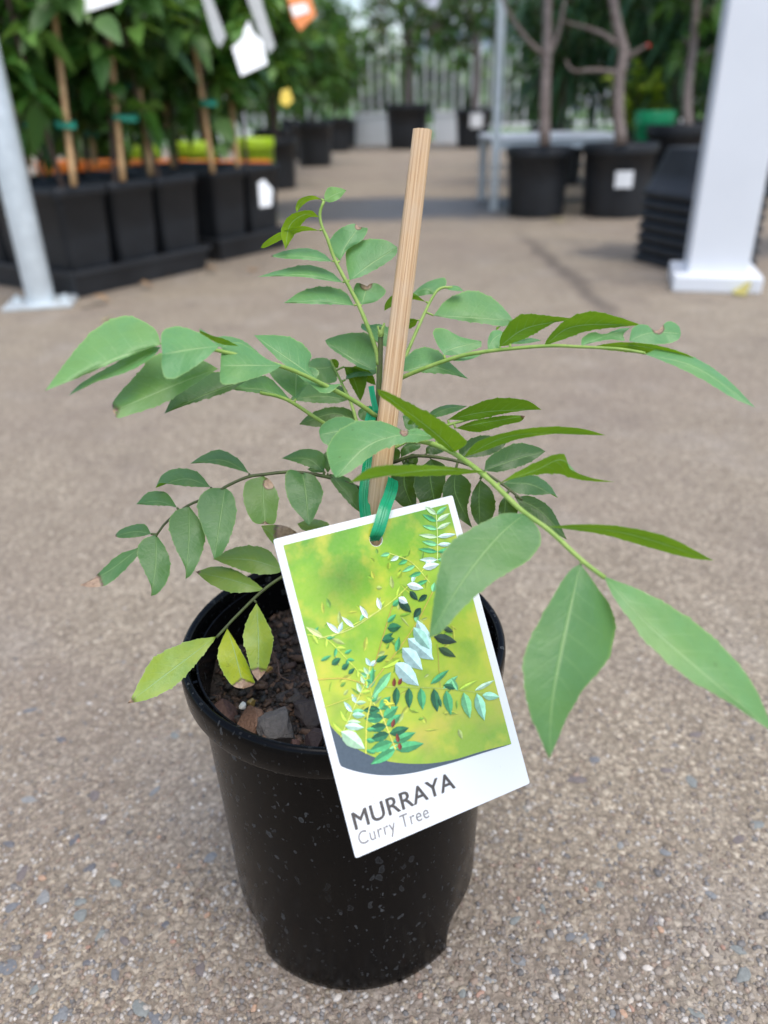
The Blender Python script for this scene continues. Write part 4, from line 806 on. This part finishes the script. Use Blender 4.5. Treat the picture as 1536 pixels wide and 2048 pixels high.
# ------------------------------------------------------------------ nursery stock behind
rb = random.Random(42)
def square_pot(name, loc, rz, half, h, label, cat, group=None, mat='black', taper=.80, p=9, lip=.012):
    o = empty(name, loc, label, cat, group, rz); me = SQ.get((half, h, taper, p, lip))
    if me is None:
        t = half; b = half*taper; w_ = lambda z: b+(t-b)*z/h
        mb = MB(); lathe(mb, [(.004, .003), (b*.94, .003), (b, 0), (b*1.01, .004), (w_(h*.5), h*.5), (w_(h-lip*2.2)-.001, h-lip*2.2), (w_(h-lip*2.2)+.004, h-lip*2), (t+.004, h-.003), (t+.002, h), (t-.003, h), (t-.005, h-.006), (b-.003, .012), (.004, .012)], 56, p)
        a = mb.build('body', M[mat], o); mb = MB(); lathe(mb, [(.001, h*.87), (t*.955-.002, h*.865)], 56, p); s_ = mb.build('soil', M['soil'], o); SQ[(half, h, taper, p, lip)] = (a.data, s_.data)
    else:
        link('body', me[0], None, o); link('soil', me[1], None, o)
    return o
SQ = {}
def round_pot(loc, r, h, label, group=None, mat='black', rz=0, taper=.84, name='nursery_pot', cat='pot', soil=True):
    o = empty(name, loc, label, cat, group, rz); key = (r, h, mat)
    if key not in SQ:
        b = r*taper; q = lambda z: b+(r*.96-b)*z/h
        mb = MB(); lathe(mb, [(.004, .004), (b*.93, .004), (b, 0), (b*1.01, .006), (q(h*.5), h*.5), (q(h*.86), h*.86), (r*.99, h*.865), (r, h*.88), (r*1.0, h*.985), (r*.985, h), (r*.955, h), (r*.945, h*.97), (r*.93, h*.85), (b*.95, .02), (.004, .02)], 56)
        a = mb.build('body', M[mat], o); mb = MB(); lathe(mb, [(.001, h*.89), (r*.94, h*.885)], 40); s_ = mb.build('soil', M['soil'], o); SQ[key] = (a.data, s_.data)
        if not soil: bpy.data.objects.remove(s_)
    else:
        link('body', SQ[key][0], None, o)
        if soil: link('soil', SQ[key][1], None, o)
    return o
def fleaf(vs, fs, var, p, d, n, ln, w_, droop, v):
    d = d.normalized(); s_ = d.cross(n)
    if s_.length < 1e-4: s_ = d.orthogonal()
    s_.normalize(); n = s_.cross(d); b = len(vs); dn = Vector((0, 0, -1))*droop*ln
    m1, m2 = p+d*ln*.35+n*ln*.03+dn*.12, p+d*ln*.70+dn*.5
    vs += [p, m1+s_*w_*.5+n*w_*.12, m1, m1-s_*w_*.5+n*w_*.12, m2+s_*w_*.36+n*w_*.08, m2, m2-s_*w_*.36+n*w_*.08, p+d*ln+dn]
    fs += [(b, b+2, b+1), (b, b+3, b+2), (b+1, b+2, b+5, b+4), (b+2, b+3, b+6, b+5), (b+4, b+5, b+7), (b+5, b+6, b+7)]; var += [v]*8
def plant(name, label, cat, loc, trunk, crown, leafp, mat='fol_dark', bark='bark', group=None, branches=(), rot=None):
    """trunk: [(x,y,z)...], r0, r1; crown: (cx,cy,cz,rx,ry,rz,twigs,leaves per twig); leafp: (length, width, droop)"""
    o = empty(name, loc, label, cat, group); mb = MB(); tp, r0, r1 = trunk
    tube(mb, tp, r0, r1, 8, 14, jit=.06)
    for bp, b0, b1 in branches: tube(mb, bp, b0, b1, 6, 8, jit=.05)
    vs, fs, var = [], [], []; ln, wd, droop = leafp; topv = Vector(tp[-1])
    for cr in (crown if isinstance(crown, list) else [crown]):
        cx, cy, cz, rx, ry, rz_, tw, nl = cr; c = Vector((cx, cy, cz))
        for k in range(tw):
            while True:
                q = Vector((rb.uniform(-1, 1), rb.uniform(-1, 1), rb.uniform(-1, 1)))
                if .15 < q.length < 1: break
            e = c+Vector((q.x*rx, q.y*ry, q.z*rz_)); s0 = Vector((topv.x*.6+cx*.4, topv.y*.6+cy*.4, min(topv.z, e.z-.02 if e.z < topv.z else topv.z)))
            s0 = s0.lerp(e, .55 if (e-s0).length > .5*max(rx, rz_) else .2)
            mdp = s0.lerp(e, .5)+Vector((0, 0, .02)); tw_ = catmull([s0, mdp, e], max(2, nl//2)); tube(mb, tw_, r1*.45, r1*.2, 4, None, cap=False)
            base_v = rb.gauss(.45, .28)
            for i in range(nl):
                t = .25+.75*i/nl; j = min(len(tw_)-2, int(t*(len(tw_)-1))); p = tw_[j].lerp(tw_[j+1], t*(len(tw_)-1)-j); d = (tw_[j+1]-tw_[j]).normalized()
                dv = Vector((rb.gauss(0, 1), rb.gauss(0, 1), rb.gauss(0, .6))).normalized(); dd = (d*.6+dv+Vector((0, 0, -.25*droop)))
                nn = Vector((rb.gauss(0, .4), rb.gauss(0, .4), 1)); s_ = rb.uniform(.6, 1.15)
                fleaf(vs, fs, var, p, dd, nn, ln*s_, wd*s_, droop*rb.uniform(.3, 1), max(0, min(1, base_v+rb.gauss(0, .15))))
    mb.build('trunk', M[bark], o); m2 = MB(); m2.add(vs, fs)
    m2.build('crown', M[mat], o, flt={'var': var}); return o
# trays of staked shrubs on the left
T1 = Vector((.571, .821, 0)); T2 = Vector((-.821, .571, 0)); TRZ = math.atan2(T1.y, T1.x)
def tray(c0, L1, L2, label):
    o = empty('plant_tray', c0+T1*L1/2+T2*L2/2, label, 'tray', rz=TRZ); mb = MB(); h = .062
    def ring(i, z): x, y = L1/2-i, L2/2-i; return [(-x, -y, z), (x, -y, z), (x, y, z), (-x, y, z)]
    R_ = [ring(.016, .0), ring(.006, h-.012), ring(.0, h-.011), ring(0, h-.001), ring(.002, h), ring(.008, h), ring(.012, h-.006), ring(.02, .006)]; vs = [p for r_ in R_ for p in r_]
    fs = [(j*4+k, j*4+(k+1) % 4, (j+1)*4+(k+1) % 4, (j+1)*4+k) for j in range(len(R_)-1) for k in range(4)]+[(3, 2, 1, 0), tuple(28+k for k in range(4))]
    mb.add(vs, fs); mb.build('body', M['tray'], o, smooth=False); return o
C1 = Vector((-.688, 1.555, 0)); C2 = Vector((-.425, 2.005, 0))
tray(C1, .445, .445, 'low charcoal plastic tray of square pots beside the galvanised pole'); tray(C2, .31, .445, 'low charcoal plastic tray holding square pots, behind the first tray')
GP, GS, GC, GT = 'square pots standing in the trays', 'staked shrubs in the trays', 'bamboo canes staking the tray shrubs', 'green ties on the canes'
def shrub(p, lab, dark=True):
    lx, ly = rb.uniform(-.03, .03), rb.uniform(-.03, .03); zc = rb.uniform(.60, .68)
    return plant('staked_shrub', lab, 'shrub', p, ([(0, 0, .20), (lx*.4, ly*.5, .34), (lx, ly, .50), (lx*1.3, ly, .80)], .0065, .004),
        [(lx, ly, zc, .15, .15, .25, 30, 7), (lx, ly, .42, .11, .11, .10, 6, 4)], (.085, .042, .5), 'fol_dark' if dark else 'fol_mid', 'bark', GS+(' by the pole' if 'pole' in lab else ' behind'))
for c0, n1, n2, tl_ in ((C1, 3, 3, 'the tray beside the galvanised pole'), (C2, 2, 3, 'the tray behind the first')):
    for i in range(n1):
        for j in range(n2):
            p = c0+T1*(.078+.1445*i)+T2*(.078+.1445*j); p.z = .0065
            square_pot('square_pot', p, TRZ, .069, .236, 'tall square black plastic pot standing in '+tl_, 'pot', GP+': '+tl_)
            shrub(p, 'leafy staked shrub in a square black pot in '+tl_, dark=rb.random() < .5)
def cane(a, b, r=.0075, label='tan bamboo cane supporting a shrub in the trays', group=GC):
    a, b = un(*a), un(*b); mb = MB(); tube(mb, [a, b], r, r*.9, 8, 10); o = mb.build('bamboo_cane', M['cane'], off=a); o.location = a; tag(o, label, 'cane', group)
def tie(px, py, z, w_=.02):
    p = un(px, py, z); mb = MB(); N = 20; vs = []
    for i in range(N):
        a = 2*math.pi*i/N
        for dz in (-.006, .006): vs.append((w_*.9*math.cos(a), .014*math.sin(a), dz+.003*math.sin(a*2)))
    mb.add(vs, [(2*i, 2*((i+1) % N), 2*((i+1) % N)+1, 2*i+1) for i in range(N)]); o = mb.build('cane_tie', M['greentie']); o.location = p; tag(o, 'green tie wrapped round a bamboo cane and shrub stem', 'tie', GT)
for a, b in [((148, 372, 1.72), (98, -60, 1.66)), ((246, 362, 1.84), (213, 20, 1.79)), ((302, 352, 1.98), (258, 40, 1.93)), ((426, 345, 2.1), (372, -20, 2.05)), ((476, 340, 2.2), (452, 100, 2.16)), ((60, 330, 1.9), (-12, 60, 1.86)), ((155, 330, 1.98), (134, 90, 1.95)), ((190, 330, 2.0), (172, 170, 1.98)), ((345, 335, 2.25), (318, 80, 2.2))]: cane(a, b)
for t in [(131, 250, 1.69, .026), (252, 236, 1.81, .034), (266, 170, 1.93, .02), (417, 206, 2.05, .024), (14, 160, 1.86, .02), (183, 268, 1.98, .018), (48, 250, 1.88, .02)]: tie(*t)
# hanging tags
def board(name, pts, z, mat, label, cat, th=.0012, tilt=0, hole=None):
    W3 = [un(x, y, z+tilt*(y-pts[0][1])) for x, y in pts]; c = sum(W3, Vector())/len(W3); n = (W3[1]-W3[0]).cross(W3[2]-W3[0]).normalized()
    if n.dot(CAM-c) < 0: n = -n
    k = len(W3); mb = MB(); mb.add([p-c for p in W3]+[p-c-n*th for p in W3], [tuple(range(k)), tuple(range(2*k-1, k-1, -1))]+[(i, (i+1) % k, k+(i+1) % k, k+i) for i in range(k)])
    o = mb.build(name, M[mat], smooth=False); o.location = c; return tag(o, label, cat)
board('hanging_tag', [(487, 62), (497, 40), (506, 62), (512, 70), (525, 82), (535, 128), (482, 152), (464, 95), (478, 82), (486, 72)], 1.75, 'tag', 'bottle shaped white plastic tag hanging among the staked shrubs', 'tag')
board('hanging_tag', [(150, -30), (235, -30), (242, 2), (168, 26)], 1.6, 'tag', 'wide white tag hanging in the shrub above the nearest tray', 'tag')
board('hanging_tag', [(402, -10), (420, -14), (452, 72), (440, 95), (428, 80)], 1.8, 'greytag', 'narrow grey tag hanging in the shrubs beside the white bottle shaped tag', 'tag')
board('hanging_tag', [(488, -20), (515, -24), (550, 92), (538, 108), (526, 88)], 2.0, 'greytag', 'long grey tag strip hanging next to the orange tag', 'tag')
ot = board('hanging_tag', [(572, -10), (618, -16), (632, 30), (600, 62), (586, 40)], 2.2, 'orange', 'orange and white plant tag hanging at the edge of the shrubs', 'tag')
board('tag_panel', [(580, 12), (612, 6), (619, 24), (588, 34)], 2.198, 'tag', 'x', 'x'); pp = bpy.data.objects['tag_panel']; del pp['label'], pp['category']; pp.location = pp.location-ot.location; pp.parent = ot
board('hanging_tag', [(562, 182), (578, 176), (586, 200), (574, 214), (560, 205)], 2.6, 'gold', 'small yellow tag in the bushes left of the fence', 'tag')
board('pot_sticker', [(516, 366), (527, 358), (545, 378), (543, 412), (520, 415)], 2.02, 'tag', 'white price sticker on a square pot in the second tray', 'sticker')
# coloured pots behind the trays
for i, (px, py, z) in enumerate([(120, 322, 2.5), (190, 322, 2.55), (262, 322, 2.6), (335, 320, 2.7), (395, 322, 2.75), (470, 322, 2.7), (500, 322, 2.72)]):
    p = un(px, py, z); round_pot((p.x, p.y, 0), .075, p.z, 'orange plastic pot standing behind the trays of square pots', 'orange pots behind the trays', 'orange', soil=True)
for i, (px, py, z) in enumerate([(278, 292, 3.0), (388, 284, 3.0), (505, 276, 3.1)]):
    p = un(px, py, z); round_pot((p.x, p.y, 0), .085, p.z, 'lime green plastic pot behind the orange pots', 'lime pots behind the trays', 'lime')
# bushes further back on the left
GB = 'potted bushes lining the left side'
for (x, y, r, h, cr, mt) in [(-.50, 4.25, .105, .25, .26, 'fol_mid'), (-.62, 5.1, .12, .28, .32, 'fol_mid'), (-.42, 6.0, .14, .30, .36, 'fol_mid'), (-.62, 6.9, .14, .30, .42, 'fol_dark'), (-.34, 8.0, .15, .30, .30, 'fol_mid')]:
    round_pot((x, y, 0), r, h, 'round black pot of a bush along the left side of the path', GB+' pots')
    plant('potted_bush', 'rounded green bush in a black pot along the left side of the path', 'bush', (x, y, 0), ([(0, 0, h*.8), (.01, 0, h+.15), (0, .01, h+.45)], .014, .007), [(0, 0, h+.62, cr, cr, .48, 90, 8), (0, 0, h+.25, cr*.7, cr*.7, .2, 22, 6)], (.10, .042, .4), mt, 'bark', GB)
GF = 'tall shrubs filling the left behind the trays'
for (x, y) in [(-1.05, 2.75), (-1.5, 3.1), (-.85, 3.35), (-1.35, 3.9), (-.95, 4.5), (-1.9, 3.6), (-1.6, 4.9), (-1.15, 5.6), (-2.6, 4.6), (-2.1, 5.8)]:
    round_pot((x, y, 0), .11, .2, 'round black pot of a tall shrub behind the trays', GF+' pots')
    plant('tall_shrub', 'tall dense shrub standing behind the trays of staked shrubs', 'shrub', (x, y, 0), ([(0, 0, .16), (.01, 0, .5), (0, .01, .9)], .012, .006), [(0, 0, .85, .33, .33, .42, 90, 8), (0, 0, .42, .24, .24, .2, 30, 6)], (.11, .05, .5), rb.choice(['fol_dark', 'fol_mid']), 'bark', GF)
# pale hanging leaves of the nearest shrub
def bigleaf(a, b, wpx, z, lab, mat='fol_pale'):
    A, B = un(a[0], a[1], z), un(b[0], b[1], z-.02); d = B-A; s_ = d.cross(fwd).normalized()*(wpx/FPX*z/2); vs = []; N = 10
    for i in range(N+1):
        t = i/N; w_ = math.sin(math.pi*t**.8)**.8 if 0 < t < 1 else 0; p = A.lerp(B, t)+up*.01*math.sin(math.pi*t)
        vs += [p-s_*w_-fwd*.006*w_, p, p+s_*w_-fwd*.006*w_]
    mb = MB(); mb.add(vs, [(3*i+j, 3*i+j+1, 3*i+j+4, 3*i+j+3) for i in range(N) for j in range(2)]); return mb, [.5]*len(vs), A
sh = [o for o in bpy.data.objects if o.name.startswith('staked_shrub') and o.type == 'EMPTY'][0]
for a, b, w_, z in [((112, 10), (60, 80), 40, 1.6), ((85, 55), (42, 112), 34, 1.62), ((150, -5), (160, 50), 36, 1.6), ((190, 38), (245, 90), 40, 1.6), ((430, 240), (470, 290), 36, 2.1), ((435, 290), (455, 320), 26, 2.1)]:
    mb, fv, A = bigleaf(a, b, w_, z, ''); mb.build('leaf', M['fol_pale'], sh, sh.location, flt={'var': fv})
# galvanised pole
p = gnd(88, 612); POLE = empty('galvanised_pole', (p.x-.012, p.y+.02, 0), 'pale galvanised steel pole with foot plate beside the tray', 'pole')
mb = MB(); lathe(mb, [(.031, .004), (.031, 2.6), (.029, 2.6)], 32); mb.build('pipe', M['galv'], POLE)
mb = MB(); box(mb, (0, 0, .004), (.15, .12, .008), .2, bev=.002); mb.build('foot_plate', M['galv'], POLE, smooth=False)
for sx_ in (-.055, .055):
    mb = MB(); lathe(mb, [(.011, .008), (.011, .016), (.005, .016), (.005, .022), (.001, .022)], 6, closed=True); b_ = mb.build('bolt', M['galv'], POLE, smooth=False); b_.location.x = sx_
# white post
PW = empty('white_post', (.800, 1.535, 0), 'square white painted post on a white base plate', 'post', rz=R(-16))
mb = MB(); box(mb, (0, 0, 1.32), (.128, .128, 2.6), bev=.005); mb.build('shaft', M['white'], PW, smooth=False)
mb = MB(); box(mb, (0, 0, .018), (.186, .186, .036), bev=.004); mb.build('base_plate', M['white'], PW, smooth=False)
# stack of upturned trays
GK = 'upturned black pots nested in a stack'
for k in range(7):
    o = square_pot('stacked_pot', (.862, 1.82, .0), R(18), .118, .115, 'upturned black square pot nested low in the stack behind the white post' if k < 6 else 'topmost upturned black square pot of the stack behind the white post', 'pot', GK, 'tray', taper=.68, p=7, lip=.010)
    o.rotation_euler.x = math.pi; o.location.z = .116+k*.027
# big potted trees on the right
def sticker(root, a, h, r, w_, hh, label):
    n = 8; vs = []
    for i in range(n+1):
        t = a+(i/n-.5)*w_/r
        for z in (h-hh/2, h+hh/2): vs.append((r*math.cos(t), r*math.sin(t), z))
    mb = MB(); mb.add(vs, [(2*i, 2*i+2, 2*i+3, 2*i+1) for i in range(n)]); o = mb.build('pot_sticker', M['tag']); o.location = root.location; tag(o, label, 'sticker'); return o
p1 = round_pot((.635, 2.86, 0), .122, .240, 'large round black pot with a straight grey trunk, before the metal bench')
p2 = round_pot((.920, 2.80, 0), .136, .248, 'large round black pot with a white square sticker and forked trunk')
p3 = round_pot((1.20, 2.98, 0), .13, .30, 'tall round black pot behind the stack of upturned pots')
sticker(p2, R(-96), .135, .1355, .062, .055, 'white square price sticker on the large pot with the forked trunk')
def tpx(lst, base): return [tuple(un(*p)-Vector(base)) for p in lst]
b = (.635, 2.86, 0)
plant('potted_tree', 'tree with a straight grey trunk in the large pot before the bench', 'tree', b, (tpx([(1090, 290, 2.74), (1090, 200, 2.7), (1094, 100, 2.66), (1095, 0, 2.62), (1095, -120, 2.6)], b), .021, .014), (.02, .05, 1.05, .4, .4, .3, 30, 8), (.11, .04, .4), 'fol_mid', 'greybark',
  branches=[(tpx([(1092, 112, 2.66), (1060, 85, 2.65), (1020, 30, 2.62), (1000, -20, 2.6)], b), .009, .006), (tpx([(1096, 115, 2.66), (1115, 70, 2.64), (1130, 0, 2.6)], b), .009, .006)])
b = (.920, 2.80, 0)
plant('potted_tree', 'tree with a crooked forked brown trunk in the stickered pot', 'tree', b, (tpx([(1243, 288, 2.68), (1236, 220, 2.66), (1240, 140, 2.62), (1250, 110, 2.61), (1236, 60, 2.6), (1226, 0, 2.58), (1215, -90, 2.56)], b), .022, .015), (.0, .05, 1.05, .4, .4, .3, 30, 8), (.11, .04, .4), 'fol_mid', 'greybark',
  branches=[(tpx([(1238, 146, 2.62), (1190, 140, 2.64), (1145, 142, 2.66), (1132, 120, 2.66)], b), .009, .004), (tpx([(1248, 118, 2.61), (1270, 105, 2.58), (1295, 90, 2.55)], b), .010, .005), (tpx([(1232, 88, 2.6), (1200, 65, 2.62), (1120, 40, 2.66)], b), .009, .005)])
b = (1.20, 2.98, 0)
plant('potted_tree', 'slender tree in the tall pot behind the stack of upturned pots', 'tree', b, (tpx([(1376, 262, 2.86), (1375, 180, 2.84), (1390, 60, 2.8), (1395, -80, 2.75)], b), .020, .012), [(.02, .05, 1.0, .35, .4, .4, 40, 8), (.05, .1, .62, .2, .2, .15, 12, 5)], (.09, .035, .4), 'fol_mid', 'greybark')
q = un(1296, 91, 2.55); mb = MB(); rock(mb, (0, 0, 0), (.007, .007, .009), (1, 1, 1), rb, 2, None, .3); o = mb.build('red_bud', M['red']); o.location = q; tag(o, 'small red bud at the end of the forked tree branch', 'bud')
# low metal bench behind the first tree
BN = empty('metal_bench', (.74, 3.25, 0), 'low galvanised bench with a pale top behind the straight trunked tree', 'bench')
mb = MB(); box(mb, (0, 0, .262), (.52, .42, .016), bev=.003); mb.build('bench_top', M['white'], BN, smooth=False)
for sx_, sy_, hh in ((-.24, -.19, .80), (.24, -.19, .254), (-.24, .19, .254), (.24, .19, .254)):
    mb = MB(); box(mb, (sx_, sy_-.008 if hh > .3 else sy_, hh/2), (.03, .03, hh)); mb.build('leg', M['galv'], BN, smooth=False)
for y_ in (-.19, .19):
    mb = MB(); box(mb, (0, y_, .238), (.45, .022, .03)); mb.build('rail', M['galv'], BN, smooth=False)
# plants behind on the right
GR = 'dense tall plants filling the right side'
for (x, y, mt) in [(.98, 4.1, 'fol_palm'), (1.45, 4.2, 'fol_palm'), (1.9, 4.0, 'fol_mid'), (1.15, 5.2, 'fol_palm'), (1.75, 5.2, 'fol_dark'), (2.35, 4.7, 'fol_mid'), (2.4, 5.9, 'fol_dark'), (1.5, 6.6, 'fol_dark'), (2.9, 5.3, 'fol_mid'), (1.35, 3.6, 'fol_palm'), (1.75, 3.3, 'fol_mid')]:
    round_pot((x, y, 0), .13, .25, 'round black pot of a tall plant behind the bench', GR+' pots')
    pl = mt == 'fol_palm'
    plant('tall_plant', ('tall plant with narrow drooping blue green leaves behind the bench' if pl else 'tall broad leaved green plant behind the big pots on the right'), 'plant', (x, y, 0), ([(0, 0, .2), (.01, 0, .6), (0, .01, 1.0)], .016, .008), [(0, 0, .98, .36, .36, .45, 70, 9), (0, 0, .5, .25, .25, .22, 26, 6)], (.20 if pl else .12, .028 if pl else .05, .8 if pl else .5), mt, 'bark', GR+(' narrow' if pl else ' broad'))
q = un(1285, 200, 3.3); round_pot((q.x, q.y, 0), .09, .2, 'small black pot of the lime leaved shrub')
plant('lime_shrub', 'bright lime green leaved shrub glowing behind the forked tree', 'shrub', (q.x, q.y, 0), ([(0, 0, .15), (0, 0, .3)], .008, .005), (0, 0, .40, .17, .12, .13, 34, 8), (.06, .03, .3), 'fol_lime', 'bark')
q = un(1312, 222, 3.0); round_pot((q.x, q.y, 0), .075, q.z, 'green plastic pot beside the lime leaved shrub', None, 'greenp')
# far end: large trees in pots before the fence
for (px, py, z, r, h, lab, cz, cr) in [(817, 300, 7.5, .215, .40, 'large black tub at the end of the path, tree trunk in its centre', 1.15, .55), (950, 297, 7.5, .18, .34, 'black tub with a round white sticker at the end of the path', 1.1, .5), (690, 296, 7.6, .13, .26, 'small black pot near the end of the path on the left', .8, .28)]:
    g = gnd(px, py); g.y += r; o = round_pot((g.x, g.y, 0), r, h, lab)
    plant('tub_tree', lab.replace('large black tub', 'leafy tree in the large tub').replace('black tub with a round white sticker', 'leafy tree in the white stickered tub').replace('small black pot', 'small bushy tree in the pot').replace(', tree trunk in its centre', ''), 'tree', (g.x, g.y, 0), ([(0, 0, h*.85), (.02, 0, .7), (-.01, 0, 1.0)], .045 if r > .15 else .02, .03), [(0, 0, cz, cr, cr, .42, 75, 8)], (.13, .05, .5), 'fol_dark', 'greybark')
    if px == 950: sticker(o, R(-88), .24, .181, .12, .12, 'round white sticker on the tub at the end of the path')
for pts, lab in [([(722, 240), (776, 240), (778, 290), (720, 290)], 'plain white box at the foot of the fence beside the large tub'), ([(872, 238), (918, 238), (914, 290), (868, 290)], 'plain white box at the foot of the fence between the two tubs')]:
    a = gnd(*pts[3]); b2 = gnd(*pts[2]); c = (a+b2)/2; c.y = 9.02; wv = (b2-a).length*1.12; o = empty('white_box', (c.x*1.06, 8.98, 0), lab, 'box')
    mb = MB(); box(mb, (0, 0, .15), (wv*.94, .16, .29), bev=.004); mb.build('body', M['tag'], o, smooth=False); mb = MB(); box(mb, (0, 0, .303), (wv*.97, .18, .03), bev=.004); mb.build('lid', M['tag'], o, smooth=False)
# fence of white bars
FN = empty('bar_fence', (0, 9.3, 0), 'tall fence of thin white vertical bars at the end of the path', 'fence')
me = MB(); box(me, (0, 0, 1.22), (.019, .016, 2.36)); b0 = me.build('bar', M['white'], FN, smooth=False); b0.location.x = -4.2
for k in range(1, 85): c = b0.copy(); COL.objects.link(c); c.parent = FN; c.location.x = -4.2+.1*k
for z in (.16, 2.2):
    mb = MB(); box(mb, (0, .024, z), (8.6, .024, .04)); mb.build('rail', M['white'], FN, smooth=False)
# beyond the fence
BD = empty('pale_building', (6.4, 34, 0), 'low pale blue building across the lawn behind the fence', 'building')
mb = MB(); box(mb, (0, 0, 1.5), (9, 6, 3.0)); mb.build('wall', M['wall'], BD, smooth=False)
mb = MB(); mb.add([(-4.8, -3.4, 3), (4.8, -3.4, 3), (4.8, 3.4, 3), (-4.8, 3.4, 3), (-4.8, 0, 4.4), (4.8, 0, 4.4)], [(0, 1, 5, 4), (3, 4, 5, 2), (0, 4, 3), (1, 2, 5), (3, 2, 1, 0)]); mb.build('roof', M['roof'], BD, smooth=False)
for x_ in (-3, -1, 1, 3):
    mb = MB(); box(mb, (x_, -3.03, 1.7), (1.1, .06, 1.1)); wo = mb.build('window', M['white'], BD, smooth=False)
    mb = MB(); box(mb, (x_, -3.07, 1.7), (.95, .04, .95)); mb.build('pane', M['greytag'], wo, smooth=False)
for (x, y, s_, mt) in [(-3.2, 17, 1.0, 'fol_mid'), (-1.6, 16, 1.0, 'fol_pale'), (-.1, 18, 1.0, 'fol_pale'), (1.6, 15.5, .7, 'fol_pale'), (2.9, 16.5, .8, 'fol_pale'), (-6, 20, 1.2, 'fol_mid'), (.6, 21, .7, 'fol_mid'), (6, 20, 1.2, 'fol_dark'), (9, 24, 1.5, 'fol_mid'), (-10, 24, 1.6, 'fol_dark'), (4.4, 24, 1.0, 'fol_mid')]:
    plant('lawn_shrub', ('pale green shrub growing on the lawn beyond the fence' if mt == 'fol_pale' else 'darker green shrub growing on the lawn beyond the fence'), 'shrub', (x, y, 0), ([(0, 0, -.05), (0, 0, .4*s_), (0, .05, .9*s_)], .09*s_, .04*s_), (0, 0, .95*s_, 1.3*s_, 1.2*s_, .9*s_, 120, 9), (.36, .16, .4), mt, 'bark', 'shrubs on the lawn beyond the fence'+(' pale' if mt == 'fol_pale' else ' dark'))
# fallen leaves
GL = 'dry leaves lying along the foot of the trays'
def fallen(px, py, ln, mat, label, group=None):
    g = gnd(px, py); vs, fs, vr = [], [], []; fleaf(vs, fs, vr, Vector((0, 0, .004)), Vector((rb.uniform(-1, 1), rb.uniform(-.6, .6), .12)), Vector((0, 0, 1)), ln, ln*.5, .1, 0)
    mb = MB(); mb.add([(a.x, a.y, max(.002, a.z+.012*math.sin(a.x*90))) for a in vs], fs); o = mb.build('fallen_leaf', M[mat]); o.location = (g.x, g.y, .001); tag(o, label, 'leaf', group)
for px, py in [(335, 556), (275, 580), (180, 612), (430, 535), (410, 548), (160, 620), (520, 540)]: fallen(px, py, rb.uniform(.035, .05), 'dry', 'curled tan dry leaf lying at the foot of the trays', GL)
fallen(1490, 596, .07, 'yleaf', 'pale yellow fallen leaf in front of the white post'); fallen(1130, 442, .06, 'yleaf', 'pale yellow green leaf fallen before the large pots'); fallen(225, 640, .03, 'yleaf', 'small pale leaf fallen near the galvanised pole')
